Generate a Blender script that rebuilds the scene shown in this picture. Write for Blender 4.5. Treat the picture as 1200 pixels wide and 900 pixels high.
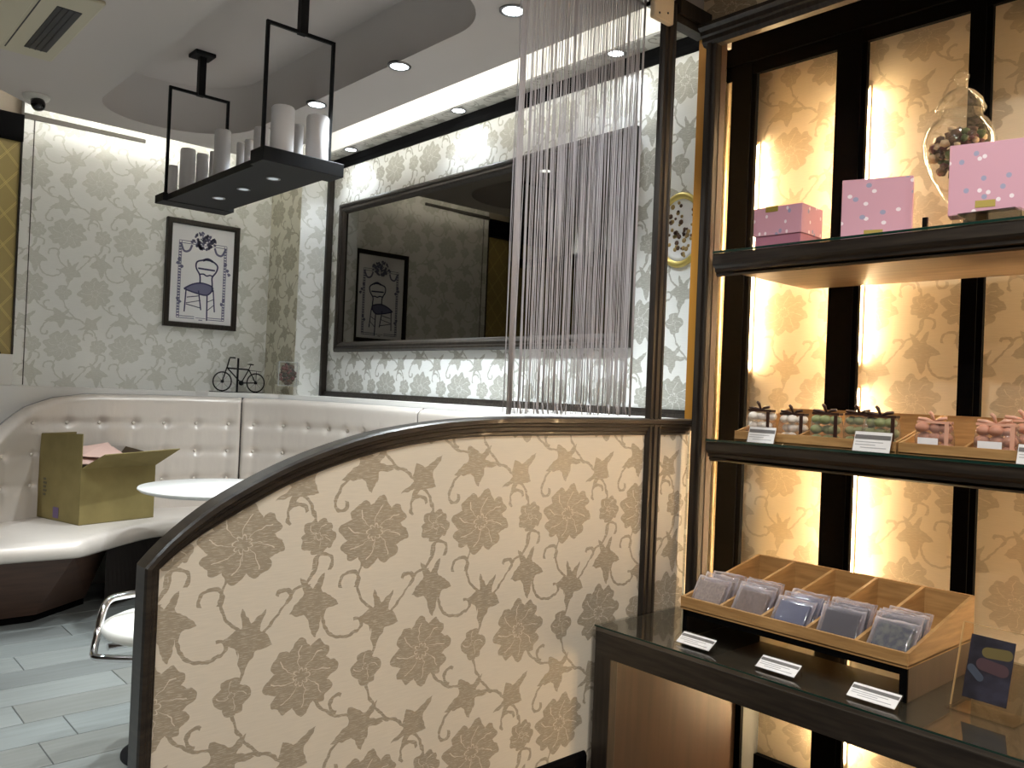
import bpy, bmesh, math, random
from mathutils import Matrix, Vector
from math import sin, cos, pi, radians, sqrt, atan2
random.seed(7)
for o in list(bpy.data.objects): bpy.data.objects.remove(o)
COL = bpy.context.scene.collection
SC = bpy.context.scene

# ------------------------------------------------------------------ camera
FPX, YAW, PITCH, ROLL, CAMH = 979.5, 0.84015, 0.009485, 0.041461, 1.3
fw = Vector((cos(YAW)*cos(PITCH), sin(YAW)*cos(PITCH), sin(PITCH)))
rt = Vector((sin(YAW), -cos(YAW), 0)); up = rt.cross(fw)
r2 = cos(ROLL)*rt + sin(ROLL)*up; u2 = -sin(ROLL)*rt + cos(ROLL)*up
cd = bpy.data.cameras.new('camera'); cam = bpy.data.objects.new('camera', cd); COL.objects.link(cam)
m = Matrix((r2, u2, -fw)).transposed().to_4x4(); m.translation = (0, 0, CAMH)
cam.matrix_world = m
cd.sensor_width = 36; cd.lens = FPX/1200*36; cd.clip_start = 0.02
SC.camera = cam

# ------------------------------------------------------------------ world, exposure
w = bpy.data.worlds.new('world'); SC.world = w; w.use_nodes = True
w.node_tree.nodes['Background'].inputs[0].default_value = (0.5, 0.52, 0.55, 1)
w.node_tree.nodes['Background'].inputs[1].default_value = 0.05
vs = SC.view_settings
vs.view_transform = 'Standard'; vs.look = 'None'; vs.gamma = 1; vs.use_curve_mapping = False
vs.exposure = 0.0

# light levels of the lamps, used by the lamp builders below
P_DOWN = 162.0      # ceiling downlights of the dining room
P_WASH = 13.0      # downlights in the soffit above the mirror
P_FILL = 106.0     # fill downlights added on the unseen shop side, where the camera stands
S_COVE = 42.0      # cove strip along the mirror wall
S_COVE2 = 66.0      # cove strip along the picture wall
S_TUBE = 330.0      # warm tubes in the display cabinet
COOL = (0.88, 0.96, 1.0); WARM = (1.0, 0.71, 0.40); COVE = (1.0, 0.985, 0.90); NEUT = (1.0, 0.97, 0.92)

# ------------------------------------------------------------------ helpers
def lin(c):
    c = c/255.0
    return c/12.92 if c <= .04045 else ((c+.055)/1.055)**2.4
def rgb(r, g, b): return (lin(r), lin(g), lin(b), 1)

MATS = {}
def mat(name, col, rough=.5, metal=0, spec=.5, coat=0, coatr=.05, sheen=0, noise=None, bump=None, subs=0):
    m = bpy.data.materials.new(name); m.use_nodes = True
    nt = m.node_tree; b = nt.nodes['Principled BSDF']
    b.inputs['Base Color'].default_value = col
    b.inputs['Roughness'].default_value = rough; b.inputs['Metallic'].default_value = metal
    b.inputs['Specular IOR Level'].default_value = spec
    b.inputs['Coat Weight'].default_value = coat; b.inputs['Coat Roughness'].default_value = coatr
    if subs:
        b.inputs['Subsurface Weight'].default_value = subs
        b.inputs['Subsurface Radius'].default_value = (.02, .02, .02)
    if noise:   # (scale xyz, second colour, detail)
        sc, c2, lo, hi = noise
        tc = nt.nodes.new('ShaderNodeNewGeometry'); mp = nt.nodes.new('ShaderNodeMapping')
        mp.inputs['Scale'].default_value = sc
        n = nt.nodes.new('ShaderNodeTexNoise'); n.inputs['Scale'].default_value = 1; n.inputs['Detail'].default_value = 4
        mr = nt.nodes.new('ShaderNodeMapRange'); mr.inputs['From Min'].default_value = lo; mr.inputs['From Max'].default_value = hi
        mx = nt.nodes.new('ShaderNodeMix'); mx.data_type = 'RGBA'
        mx.inputs[6].default_value = col; mx.inputs[7].default_value = c2
        L = nt.links.new
        L(tc.outputs['Position'], mp.inputs[0]); L(mp.outputs[0], n.inputs['Vector']); L(n.outputs[0], mr.inputs[0])
        L(mr.outputs[0], mx.inputs[0]); L(mx.outputs[2], b.inputs['Base Color'])
    if bump:
        sc, st, di = bump
        tc = nt.nodes.new('ShaderNodeNewGeometry'); mp = nt.nodes.new('ShaderNodeMapping'); mp.inputs['Scale'].default_value = sc
        n = nt.nodes.new('ShaderNodeTexNoise'); n.inputs['Scale'].default_value = 1; n.inputs['Detail'].default_value = 3
        bp = nt.nodes.new('ShaderNodeBump'); bp.inputs['Strength'].default_value = st; bp.inputs['Distance'].default_value = di
        L = nt.links.new
        L(tc.outputs['Position'], mp.inputs[0]); L(mp.outputs[0], n.inputs['Vector']); L(n.outputs[0], bp.inputs['Height']); L(bp.outputs[0], b.inputs['Normal'])
    MATS[name] = m
    return m
def emis(name, col, s):
    m = bpy.data.materials.new(name); m.use_nodes = True; nt = m.node_tree; nt.nodes.clear()
    e = nt.nodes.new('ShaderNodeEmission'); e.inputs[0].default_value = (*col[:3], 1); e.inputs[1].default_value = s
    o = nt.nodes.new('ShaderNodeOutputMaterial'); nt.links.new(e.outputs[0], o.inputs[0]); return m
def clear(name, tint, ior=1.45, glossrough=.02, body=0.0, bodycol=(.8, .8, .8, 1), edge=0.0):
    """thin clear plastic / glass: transparent with a fresnel reflection and an optional milky share"""
    m = bpy.data.materials.new(name); m.use_nodes = True; nt = m.node_tree; nt.nodes.clear(); L = nt.links.new
    t = nt.nodes.new('ShaderNodeBsdfTransparent'); t.inputs[0].default_value = tint
    g = nt.nodes.new('ShaderNodeBsdfGlossy'); g.inputs['Roughness'].default_value = glossrough
    lw = nt.nodes.new('ShaderNodeLayerWeight'); lw.inputs['Blend'].default_value = .5
    pw = nt.nodes.new('ShaderNodeMath'); pw.operation = 'POWER'; pw.inputs[1].default_value = 3.0; L(lw.outputs['Facing'], pw.inputs[0])
    f = nt.nodes.new('ShaderNodeMath'); f.operation = 'MULTIPLY_ADD'; f.inputs[1].default_value = .75; f.inputs[2].default_value = ((ior-1)/(ior+1))**2; L(pw.outputs[0], f.inputs[0])
    x = nt.nodes.new('ShaderNodeMixShader'); L(f.outputs[0], x.inputs[0]); L(t.outputs[0], x.inputs[1]); L(g.outputs[0], x.inputs[2])
    out = x
    if body:
        d = nt.nodes.new('ShaderNodeBsdfDiffuse'); d.inputs[0].default_value = bodycol
        tl = nt.nodes.new('ShaderNodeBsdfTranslucent'); tl.inputs[0].default_value = bodycol
        dd = nt.nodes.new('ShaderNodeMixShader'); dd.inputs[0].default_value = .4; L(d.outputs[0], dd.inputs[1]); L(tl.outputs[0], dd.inputs[2])
        y = nt.nodes.new('ShaderNodeMixShader'); y.inputs[0].default_value = body
        if edge:
            e_ = nt.nodes.new('ShaderNodeMath'); e_.operation = 'MULTIPLY_ADD'; e_.use_clamp = True; e_.inputs[1].default_value = edge; e_.inputs[2].default_value = body
            e2 = nt.nodes.new('ShaderNodeMath'); e2.operation = 'POWER'; e2.inputs[1].default_value = 2; L(lw.outputs['Facing'], e2.inputs[0]); L(e2.outputs[0], e_.inputs[0]); L(e_.outputs[0], y.inputs[0])
        L(x.outputs[0], y.inputs[1]); L(dd.outputs[0], y.inputs[2]); out = y
    o = nt.nodes.new('ShaderNodeOutputMaterial'); L(out.outputs[0], o.inputs[0]); return m

class MB:
    def __init__(s): s.v = []; s.f = []; s.sm = []
    def add(s, vs, fs, smooth=False):
        n = len(s.v); s.v += [tuple(v) for v in vs]; s.f += [tuple(i+n for i in f) for f in fs]; s.sm += [smooth]*len(fs); return s
    def box(s, x0, x1, y0, y1, z0, z1, b=0):
        if b <= 0:
            vs = [(x, y, z) for x in (x0, x1) for y in (y0, y1) for z in (z0, z1)]
            return s.add(vs, [(0, 1, 3, 2), (4, 6, 7, 5), (0, 4, 5, 1), (2, 3, 7, 6), (0, 2, 6, 4), (1, 5, 7, 3)])
        bm = bmesh.new(); bmesh.ops.create_cube(bm, size=1)
        for v in bm.verts: v.co = Vector(((x0+x1)/2+v.co.x*(x1-x0), (y0+y1)/2+v.co.y*(y1-y0), (z0+z1)/2+v.co.z*(z1-z0)))
        bmesh.ops.bevel(bm, geom=bm.edges[:], offset=b, segments=2, affect='EDGES', profile=.5)
        return s.bm(bm)
    def bm(s, bm, M=None, smooth=False):
        bm.verts.index_update()
        s.add([(M @ v.co) if M else v.co for v in bm.verts], [[v.index for v in f.verts] for f in bm.faces], smooth); bm.free(); return s
    def tube(s, pts, r, n=8, closed=False, caps=True):
        pts = [Vector(p) for p in pts]; N = len(pts); rings = []
        rr = r if isinstance(r, (list, tuple)) else [r]*N
        ref = None
        for i, p in enumerate(pts):
            a = pts[(i-1) % N] if (closed or i > 0) else p; b = pts[(i+1) % N] if (closed or i < N-1) else p
            t = (b-a).normalized()
            if ref is None:
                ref = Vector((0, 0, 1)) if abs(t.z) < .9 else Vector((1, 0, 0))
            e1 = (ref - t*ref.dot(t))
            if e1.length < 1e-6: e1 = t.orthogonal()
            e1.normalize(); ref = e1; e2 = t.cross(e1)
            rings.append([p + rr[i]*(cos(2*pi*k/n)*e1 + sin(2*pi*k/n)*e2) for k in range(n)])
        vs = [v for r_ in rings for v in r_]; fs = []
        for i in range(N if closed else N-1):
            j = (i+1) % N
            for k in range(n): fs.append((i*n+k, i*n+(k+1) % n, j*n+(k+1) % n, j*n+k))
        s.add(vs, fs, True)
        if caps and not closed:
            s.add(rings[0], [tuple(reversed(range(n)))]); s.add(rings[-1], [tuple(range(n))])
        return s
    def lathe(s, prof, c=(0, 0, 0), n=24, M=None, smooth=True, sx=1, sy=1, caps=True):
        c = Vector(c); vs = []; fs = []
        for (r, z) in prof:
            for k in range(n):
                v = Vector((r*sx*cos(2*pi*k/n), r*sy*sin(2*pi*k/n), z))
                vs.append((M @ v if M else v) + c)
        for i in range(len(prof)-1):
            for k in range(n): fs.append((i*n+k, i*n+(k+1) % n, (i+1)*n+(k+1) % n, (i+1)*n+k))
        s.add(vs, fs, smooth)
        if not caps: return s
        if prof[0][0] > 1e-4: s.add(vs[:n], [tuple(reversed(range(n)))])
        if prof[-1][0] > 1e-4: s.add(vs[-n:], [tuple(range(n))])
        return s
    def prism(s, poly, axis, a, b, smooth=False):
        """poly: 2-D outline; axis 'x','y','z' is the extrusion direction from a to b"""
        def P(p, t):
            return {'x': (t, p[0], p[1]), 'y': (p[0], t, p[1]), 'z': (p[0], p[1], t)}[axis]
        n = len(poly); s.add([P(p, a) for p in poly] + [P(p, b) for p in poly],
            [tuple(range(n-1, -1, -1)), tuple(range(n, 2*n))] + [(i, (i+1) % n, n+(i+1) % n, n+i) for i in range(n)], smooth); return s
    def build(s, name, material, parent=None, loc=(0, 0, 0), rotz=0, world=True, shade=None):
        me = bpy.data.meshes.new(name); me.from_pydata(s.v, [], s.f); me.validate()
        sm = s.sm if shade is None else [shade]*len(s.f)
        if len(me.polygons) == len(sm): me.polygons.foreach_set('use_smooth', sm)
        bm = bmesh.new(); bm.from_mesh(me); bmesh.ops.remove_doubles(bm, verts=bm.verts, dist=1e-5)
        bmesh.ops.recalc_face_normals(bm, faces=bm.faces); bm.to_mesh(me); bm.free()
        if material: me.materials.append(material)
        return link(name, me, parent, loc, rotz, world)
def wmat(o):
    M = o.matrix_basis.copy()
    if o.parent: M = wmat(o.parent) @ o.matrix_parent_inverse @ M
    return M
def link(name, me, parent=None, loc=(0, 0, 0), rotz=0, world=True):
    o = bpy.data.objects.new(name, me); COL.objects.link(o)
    o.location = loc; o.rotation_euler = (0, 0, rotz)
    if parent:
        o.parent = parent
        if world: o.matrix_parent_inverse = wmat(parent).inverted()
    return o
def tag(o, label, cat, group=None):
    o['label'] = label; o['category'] = cat
    if group: o['group'] = group
    return o
def thing(name, label, cat, loc=(0, 0, 0), rotz=0, group=None):
    o = bpy.data.objects.new(name, None); COL.objects.link(o); o.location = loc; o.rotation_euler = (0, 0, rotz)
    o.empty_display_size = .05
    return tag(o, label, cat, group)
def struct(o): o['kind'] = 'structure'; return o
def dup(root, loc, rotz=0, label=None):
    r = root.copy(); COL.objects.link(r); r.location = loc; r.rotation_euler = (0, 0, rotz)
    if label: r['label'] = label
    for ch in list(root.children):
        c = ch.copy(); COL.objects.link(c); c.parent = r
        for g in ch.children:
            d = g.copy(); COL.objects.link(d); d.parent = c
    return r
def catmull(pts, n=8):
    out = []; P = [Vector(p) for p in pts]; P = [2*P[0]-P[1]] + P + [2*P[-1]-P[-2]]
    for i in range(1, len(P)-2):
        for k in range(n):
            t = k/n; a, b, c, d = P[i-1:i+3]
            out.append(.5*((2*b)+(-a+c)*t+(2*a-5*b+4*c-d)*t*t+(-a+3*b-3*c+d)*t**3))
    out.append(P[-2]); return out
def resample(pts, n):
    P = [Vector(p) for p in pts]; L = [0]
    for a, b in zip(P, P[1:]): L.append(L[-1]+(b-a).length)
    out = []
    j = 0
    for i in range(n):
        s = L[-1]*i/(n-1)
        while j < len(L)-2 and L[j+1] < s: j += 1
        t = (s-L[j])/max(1e-9, L[j+1]-L[j]); out.append(P[j].lerp(P[j+1], t))
    return out, L[-1]

# ------------------------------------------------------------------ floral wallpaper (node group)
CA, CB = .382, .707
class NG:
    def __init__(s, nt): s.nt = nt
    def vm(s, op, a, b=None, c=None):
        n = s.nt.nodes.new('ShaderNodeVectorMath'); n.operation = op
        for i, x in enumerate((a, b, c)):
            if x is None: continue
            if hasattr(x, 'is_output'): s.nt.links.new(x, n.inputs[i])
            else: n.inputs[i].default_value = x
        return n.outputs['Value'] if op in ('LENGTH', 'DISTANCE', 'DOT_PRODUCT') else n.outputs['Vector']
    def m(s, op, a, b=None, c=None, clamp=False):
        n = s.nt.nodes.new('ShaderNodeMath'); n.operation = op; n.use_clamp = clamp
        for i, x in enumerate((a, b, c)):
            if x is None: continue
            if hasattr(x, 'is_output'): s.nt.links.new(x, n.inputs[i])
            else: n.inputs[i].default_value = x
        return n.outputs[0]
def floral_group():
    ng = bpy.data.node_groups.new('floral', 'ShaderNodeTree')
    ng.interface.new_socket('Vector', in_out='INPUT', socket_type='NodeSocketVector')
    ng.interface.new_socket('Fac', in_out='OUTPUT', socket_type='NodeSocketFloat')
    gi = ng.nodes.new('NodeGroupInput'); go = ng.nodes.new('NodeGroupOutput'); G = NG(ng)
    p0 = gi.outputs[0]
    nz = ng.nodes.new('ShaderNodeTexNoise'); nz.inputs['Scale'].default_value = 38; nz.inputs['Detail'].default_value = 1
    # the noise repeats with the paper: sample it on the wrapped cell
    pw = G.vm('WRAP', p0, (CA, CB, 1), (0, 0, -1)); ng.links.new(pw, nz.inputs['Vector'])
    off = G.vm('SUBTRACT', nz.outputs['Color'], (.5, .5, .5)); p = G.vm('MULTIPLY_ADD', off, (.016, .016, 0), p0)
    acc = [None]
    def put(x): acc[0] = x if acc[0] is None else G.m('MAXIMUM', acc[0], x)
    def local(cx, cy):
        q = G.vm('WRAP', p, (cx+CA/2, cy+CB/2, 1), (cx-CA/2, cy-CB/2, -1)); return q
    def arc(A, B, C, w=.0042):
        ax, ay = A; bx, by = B; cx, cy = C
        d = 2*(ax*(by-cy)+bx*(cy-ay)+cx*(ay-by))
        ux = ((ax*ax+ay*ay)*(by-cy)+(bx*bx+by*by)*(cy-ay)+(cx*cx+cy*cy)*(ay-by))/d
        uy = ((ax*ax+ay*ay)*(cx-bx)+(bx*bx+by*by)*(ax-cx)+(cx*cx+cy*cy)*(bx-ax))/d
        R = sqrt((ax-ux)**2+(ay-uy)**2)
        # half plane through the chord A-C on B's side
        nx, ny = -(cy-ay), (cx-ax); l = sqrt(nx*nx+ny*ny); nx /= l; ny /= l
        if (bx-ax)*nx+(by-ay)*ny < 0: nx, ny = -nx, -ny
        q = local(bx, by)
        ring = G.m('COMPARE', G.vm('DISTANCE', q, (ux, uy, 0)), R, w)
        side = G.m('GREATER_THAN', G.vm('DOT_PRODUCT', q, (nx, ny, 0)), ax*nx+ay*ny)
        put(G.m('MULTIPLY', ring, side))
    def polar(cx, cy, rot, sx, sy):
        q = G.vm('SUBTRACT', local(cx, cy), (cx, cy, 0))
        if rot:
            r = ng.nodes.new('ShaderNodeVectorRotate'); r.rotation_type = 'Z_AXIS'; r.inputs['Angle'].default_value = -rot
            ng.links.new(q, r.inputs['Vector']); q = r.outputs[0]
        q = G.vm('MULTIPLY', q, (1/sx, 1/sy, 0))
        sp = ng.nodes.new('ShaderNodeSeparateXYZ'); ng.links.new(q, sp.inputs[0])
        th = G.m('ARCTAN2', sp.outputs[1], sp.outputs[0]); return G.vm('LENGTH', q), th
    def flower(cx, cy, R, sy, n, rot=0.0):
        r, th = polar(cx, cy, rot, R, R*sy)
        s1 = G.m('ABSOLUTE', G.m('SINE', G.m('MULTIPLY', th, n/2)))
        s2 = G.m('SINE', G.m('MULTIPLY', th, n*1.5 if n % 2 == 0 else n*2.0))
        rad = G.m('MULTIPLY_ADD', G.m('POWER', s1, .6), .24, G.m('MULTIPLY_ADD', s2, .055, .76))
        inside = G.m('LESS_THAN', r, rad)
        # pale lines between the petals, curling with the radius, and one ring of inner petals
        gap = G.m('ABSOLUTE', G.m('SINE', G.m('MULTIPLY_ADD', r, 2.2, G.m('MULTIPLY', th, n/2))))
        lines = G.m('MULTIPLY', G.m('LESS_THAN', gap, .075), G.m('COMPARE', r, .50, .30))
        ring = G.m('COMPARE', r, G.m('MULTIPLY_ADD', s1, .10, .13), .016)
        cut = G.m('MAXIMUM', lines, ring)
        put(G.m('SUBTRACT', inside, cut, clamp=True))
    def leaf(cx, cy, L, W, ang, n=2.5):
        # outline of a lobed leaf that points along ang; (cx,cy) is its middle
        r, th = polar(cx, cy, ang, L, W)
        lob = G.m('SUBTRACT', 1.0, G.m('POWER', G.m('ABSOLUTE', G.m('SINE', G.m('MULTIPLY', th, n))), .95))
        rad = G.m('MULTIPLY_ADD', lob, .62, G.m('MULTIPLY_ADD', G.m('COSINE', th), .22, .50))
        put(G.m('LESS_THAN', r, rad))
    flower(0, 0, .112, .86, 8, .2); flower(.176, -.36, .104, .95, 8, .5)
    flower(.208, .002, .052, .95, 5, .4); flower(.371, -.373, .046, 1.05, 4, .9)
    leaf(.029, -.222, .078, .062, radians(-100)); leaf(.201, -.158, .08, .064, radians(-85))
    leaf(.145, .13, .085, .044, radians(45)); leaf(-.012, .182, .078, .06, radians(200))
    arc((-.026, -.07), (-.05, -.13), (.015, -.215)); arc((-.052, -.15), (-.09, -.105), (-.1, -.145), .0048)
    arc((.04, -.25), (.09, -.2), (.125, -.155)); arc((.125, -.16), (.118, -.125), (.098, -.14), .005)
    arc((.125, -.165), (.15, -.13), (.19, -.125)); arc((.235, -.19), (.285, -.275), (.335, -.265)); arc((.33, -.268), (.347, -.24), (.325, -.235), .0048)
    arc((.17, -.125), (.2, -.09), (.208, -.02)); arc((.2, -.085), (.245, -.055), (.246, -.09), .0048)
    arc((.155, .115), (.185, .08), (.2, .03)); arc((.175, .07), (.125, .08), (.125, .04), .0048)
    arc((0, .175), (.07, .175), (.135, .13)); arc((-.011, .334), (.005, .25), (.07, .175))
    arc((.205, -.41), (.245, -.46), (.34, -.495)); arc((.285, -.475), (.27, -.435), (.3, -.432), .0048)
    arc((-.045, .155), (-.11, .13), (-.125, .085)); arc((-.125, .095), (-.105, .065), (-.092, .09), .005)
    arc((.023, -.28), (.012, -.33), (-.011, -.37))
    # woven look: fine pale streaks across the figure
    st = ng.nodes.new('ShaderNodeTexNoise'); st.inputs['Scale'].default_value = 1; st.inputs['Detail'].default_value = 2
    mv = G.vm('MULTIPLY', p0, (45, 480, 1)); ng.links.new(mv, st.inputs['Vector'])
    streak = G.m('MULTIPLY_ADD', G.m('GREATER_THAN', st.outputs[0], .57), -.42, 1.0)
    ng.links.new(G.m('MULTIPLY', acc[0], streak), go.inputs[0]); return ng
FLORAL = floral_group()
def paper(name, axes, origin, bg, fig, metal=.08, rough=.5):
    """axes: which world axes (with sign) run across and up the sheet"""
    m = bpy.data.materials.new(name); m.use_nodes = True; nt = m.node_tree; L = nt.links.new
    b = nt.nodes['Principled BSDF']; g = nt.nodes.new('ShaderNodeNewGeometry'); G = NG(nt)
    cu = G.vm('DOT_PRODUCT', g.outputs['Position'], axes[0]); cv = G.vm('DOT_PRODUCT', g.outputs['Position'], axes[1])
    cx = nt.nodes.new('ShaderNodeCombineXYZ'); L(G.m('SUBTRACT', cu, origin[0]), cx.inputs[0]); L(G.m('SUBTRACT', cv, origin[1]), cx.inputs[1])
    gr = nt.nodes.new('ShaderNodeGroup'); gr.node_tree = FLORAL; L(cx.outputs[0], gr.inputs[0])
    mx = nt.nodes.new('ShaderNodeMix'); mx.data_type = 'RGBA'; mx.inputs[6].default_value = bg; mx.inputs[7].default_value = fig
    L(gr.outputs[0], mx.inputs[0])
    # faint cloth slub in the ground
    n = nt.nodes.new('ShaderNodeTexNoise'); n.inputs['Scale'].default_value = 1; n.inputs['Detail'].default_value = 2
    L(G.vm('MULTIPLY', cx.outputs[0], (20, 300, 1)), n.inputs['Vector'])
    mul = nt.nodes.new('ShaderNodeMix'); mul.data_type = 'RGBA'; mul.blend_type = 'MULTIPLY'; mul.inputs[0].default_value = 1
    L(mx.outputs[2], mul.inputs[6])
    v = G.m('MULTIPLY_ADD', n.outputs[0], .14, .93); cc = nt.nodes.new('ShaderNodeCombineColor')
    for i in range(3): L(v, cc.inputs[i])
    L(cc.outputs[0], mul.inputs[7]); L(mul.outputs[2], b.inputs['Base Color'])
    L(G.m('MULTIPLY', gr.outputs[0], metal), b.inputs['Metallic'])
    L(G.m('MULTIPLY_ADD', gr.outputs[0], -.12, rough), b.inputs['Roughness'])
    b.inputs['Specular IOR Level'].default_value = .3
    return m
X, Y, Z = (1, 0, 0), (0, 1, 0), (0, 0, 1); NY = (0, -1, 0)
pap_part = paper('paper_partition', (X, Z), (1.278, .897), rgb(216, 206, 188), rgb(166, 154, 134))
pap_pic = paper('paper_picture_wall', (X, Z), (1.40, 1.475), rgb(238, 239, 236), rgb(210, 211, 204))
pap_mir = paper('paper_mirror_wall', (NY, Z), (-4.57, 1.30), rgb(226, 227, 224), rgb(172, 171, 162))
pap_nic = paper('paper_niche', (NY, Z), (-1.93, 2.40), rgb(234, 220, 194), rgb(212, 197, 170), metal=.3)
pap_nics = paper('paper_niche_side', (X, Z), (2.9, 2.45), rgb(230, 216, 186), rgb(200, 184, 152))
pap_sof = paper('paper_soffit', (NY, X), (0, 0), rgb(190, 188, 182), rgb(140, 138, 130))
pap_sof2 = paper('paper_bulkhead', (NY, Z), (-1.85, 2.80), rgb(224, 212, 186), rgb(170, 156, 132))

# ------------------------------------------------------------------ plain materials
ceil_m = mat('ceiling_paint', rgb(200, 194, 191), .9, spec=.1)
white_m = mat('white_paint', rgb(228, 226, 222), .6)
shell_m = mat('shop_wall_paint', rgb(170, 158, 142), .8)
shelldark_m = mat('dark_wall', rgb(70, 62, 54), .8)
dark = mat('dark_stained_wood', rgb(34, 29, 25), .38, spec=.35, noise=((60, 60, 6), rgb(54, 47, 40), .35, .75))
darkh = mat('dark_stained_wood_along', rgb(34, 29, 25), .36, spec=.35, noise=((6, 6, 70), rgb(56, 49, 41), .35, .75), coat=.06)
ebony = mat('black_lacquer', rgb(8, 8, 9), .6, spec=.03)
walnut = mat('walnut_panel', rgb(66, 46, 32), .5, noise=((30, 30, 2.5), rgb(52, 36, 25), .3, .7))
oak = mat('oak_tray', rgb(180, 140, 88), .5, noise=((8, 8, 90), rgb(150, 112, 66), .3, .7))
grain = mat('shelf_underside', rgb(120, 98, 74), .5, noise=((40, 3, 40), rgb(92, 74, 56), .3, .7))
glass_e = mat('glass_edge_green', rgb(22, 50, 42), .2)
glossblack = mat('counter_top_wood', rgb(74, 66, 58), .3, coat=1, coatr=.02, noise=((50, 5, 5), rgb(88, 78, 68), .3, .7))
iron = mat('black_iron', rgb(14, 15, 19), .55, spec=.22)
brass = mat('gilt_panel', rgb(190, 132, 52), .35, metal=.35)
plastic = mat('cream_plastic', rgb(214, 196, 168), .4)
chrome = mat('chrome', rgb(220, 220, 222), .08, metal=1)
leather = mat('pearl_leatherette', rgb(206, 197, 188), .36, metal=.18, bump=((14, 14, 5), .25, .012))
leatherw = mat('white_leatherette', rgb(232, 230, 222), .35)
button_m = mat('pearl_button', rgb(226, 218, 208), .2, metal=.3)
seam_m = mat('dark_seam', rgb(60, 54, 50), .7)
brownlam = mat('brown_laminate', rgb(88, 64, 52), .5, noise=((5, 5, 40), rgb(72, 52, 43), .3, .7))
carton = mat('olive_carton', rgb(128, 114, 68), .8, noise=((9, 9, 9), rgb(116, 102, 58), .3, .7))
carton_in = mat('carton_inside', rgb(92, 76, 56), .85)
paperw = mat('white_paper', rgb(230, 222, 216), .8)
pinkpaper = mat('pink_tissue', rgb(206, 172, 160), .8)
purple = mat('purple_label', rgb(96, 78, 112), .6)
candle_m = mat('candle_wax', rgb(246, 244, 246), .55, subs=.35)
def linen_mat():
    m = bpy.data.materials.new('string_grey'); m.use_nodes = True; nt = m.node_tree; nt.nodes.clear()
    d = nt.nodes.new('ShaderNodeBsdfDiffuse'); t = nt.nodes.new('ShaderNodeBsdfTranslucent'); x = nt.nodes.new('ShaderNodeMixShader'); o = nt.nodes.new('ShaderNodeOutputMaterial')
    d.inputs[0].default_value = t.inputs[0].default_value = rgb(212, 209, 212); x.inputs[0].default_value = .4
    nt.links.new(d.outputs[0], x.inputs[1]); nt.links.new(t.outputs[0], x.inputs[2]); nt.links.new(x.outputs[0], o.inputs[0]); return m
linen = linen_mat()
ink = mat('ink_indigo', rgb(62, 62, 98), .8)
ink2 = mat('ink_grey_violet', rgb(112, 112, 140), .8)
card_m = mat('card_white', rgb(236, 236, 238), .5)
band_m = mat('card_grey_print', rgb(110, 108, 108), .6)
tile_dark = mat('tile_joint', rgb(78, 80, 80), .8)
cream_m = mat('almond_white', rgb(236, 228, 216), .6)
ribbon_b = mat('brown_ribbon', rgb(52, 30, 24), .35)
ribbon_p = mat('pink_ribbon', rgb(214, 164, 140), .35)
green_m = mat('green_sweet', rgb(132, 138, 92), .6)
pinks_m = mat('pink_sweet', rgb(186, 132, 108), .6)
berry = mat('dried_berry', rgb(96, 40, 44), .7); leafd = mat('dried_leaf', rgb(74, 88, 48), .7); brownd = mat('dried_brown', rgb(86, 62, 48), .8); palep = mat('dried_pale', rgb(196, 172, 140), .8)
lens_m = mat('lens_black', rgb(14, 12, 12), .1)
ac_m = mat('aircon_plastic', rgb(196, 190, 170), .55)
vent_m = mat('vent_dark', rgb(44, 45, 50), .5)
steel = mat('brushed_metal', rgb(150, 150, 152), .35, metal=.8)
lamp_face = emis('downlight_face', COOL, 14)
lamp_small = emis('spot_dim_face', COOL, .5)
cove_e = emis('cove_strip', COVE, S_COVE); cove2_e = emis('cove_strip_picture', (1, .98, .90), S_COVE2); tube_e = emis('warm_tube', WARM, S_TUBE)
glass = clear('clear_glass', (.95, .95, .93, 1), 1.6, .02, .05, rgb(240, 230, 210))
acrylic = clear('clear_acrylic', (.97, .96, .94, 1), 1.45)
film = clear('clear_film', (.93, .92, .94, 1), 1.4, .08, .07, rgb(240, 234, 240), edge=.7)
film2 = clear('bag_film', (.93, .92, .92, 1), 1.4, .12, .10, rgb(222, 214, 206))
def mirror_mat():
    m = bpy.data.materials.new('bronze_mirror'); m.use_nodes = True; b = m.node_tree.nodes['Principled BSDF']
    b.inputs['Base Color'].default_value = (.105, .096, .08, 1); b.inputs['Metallic'].default_value = 1; b.inputs['Roughness'].default_value = .02; return m
mirror_m = mirror_mat()
def lattice_mat():
    m = bpy.data.materials.new('gold_diamond_paper'); m.use_nodes = True; nt = m.node_tree; G = NG(nt); b = nt.nodes['Principled BSDF']
    g = nt.nodes.new('ShaderNodeNewGeometry')
    ms = []
    for s in (1, -1):
        d = G.vm('DOT_PRODUCT', g.outputs['Position'], (s*1.0, 0, .8))
        f = G.m('PINGPONG', d, .075)
        ms.append(G.m('COMPARE', f, .005, .0022))
    k = G.m('MAXIMUM', *ms)
    mx = nt.nodes.new('ShaderNodeMix'); mx.data_type = 'RGBA'; mx.inputs[6].default_value = rgb(172, 154, 98); mx.inputs[7].default_value = rgb(212, 194, 124)
    nt.links.new(k, mx.inputs[0]); nt.links.new(mx.outputs[2], b.inputs['Base Color']); b.inputs['Roughness'].default_value = .5; return m
lattice = lattice_mat()
def plank_mat(i, c1, c2):
    return mat('plank_%d' % i, c1, .38, noise=((3, 40, 3), c2, .3, .72), spec=.4)
planks = [plank_mat(0, rgb(124, 128, 126), rgb(110, 113, 110)), plank_mat(1, rgb(116, 119, 117), rgb(104, 106, 103)), plank_mat(2, rgb(130, 133, 130), rgb(118, 121, 118)), plank_mat(3, rgb(110, 111, 106), rgb(122, 123, 119))]

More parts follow.
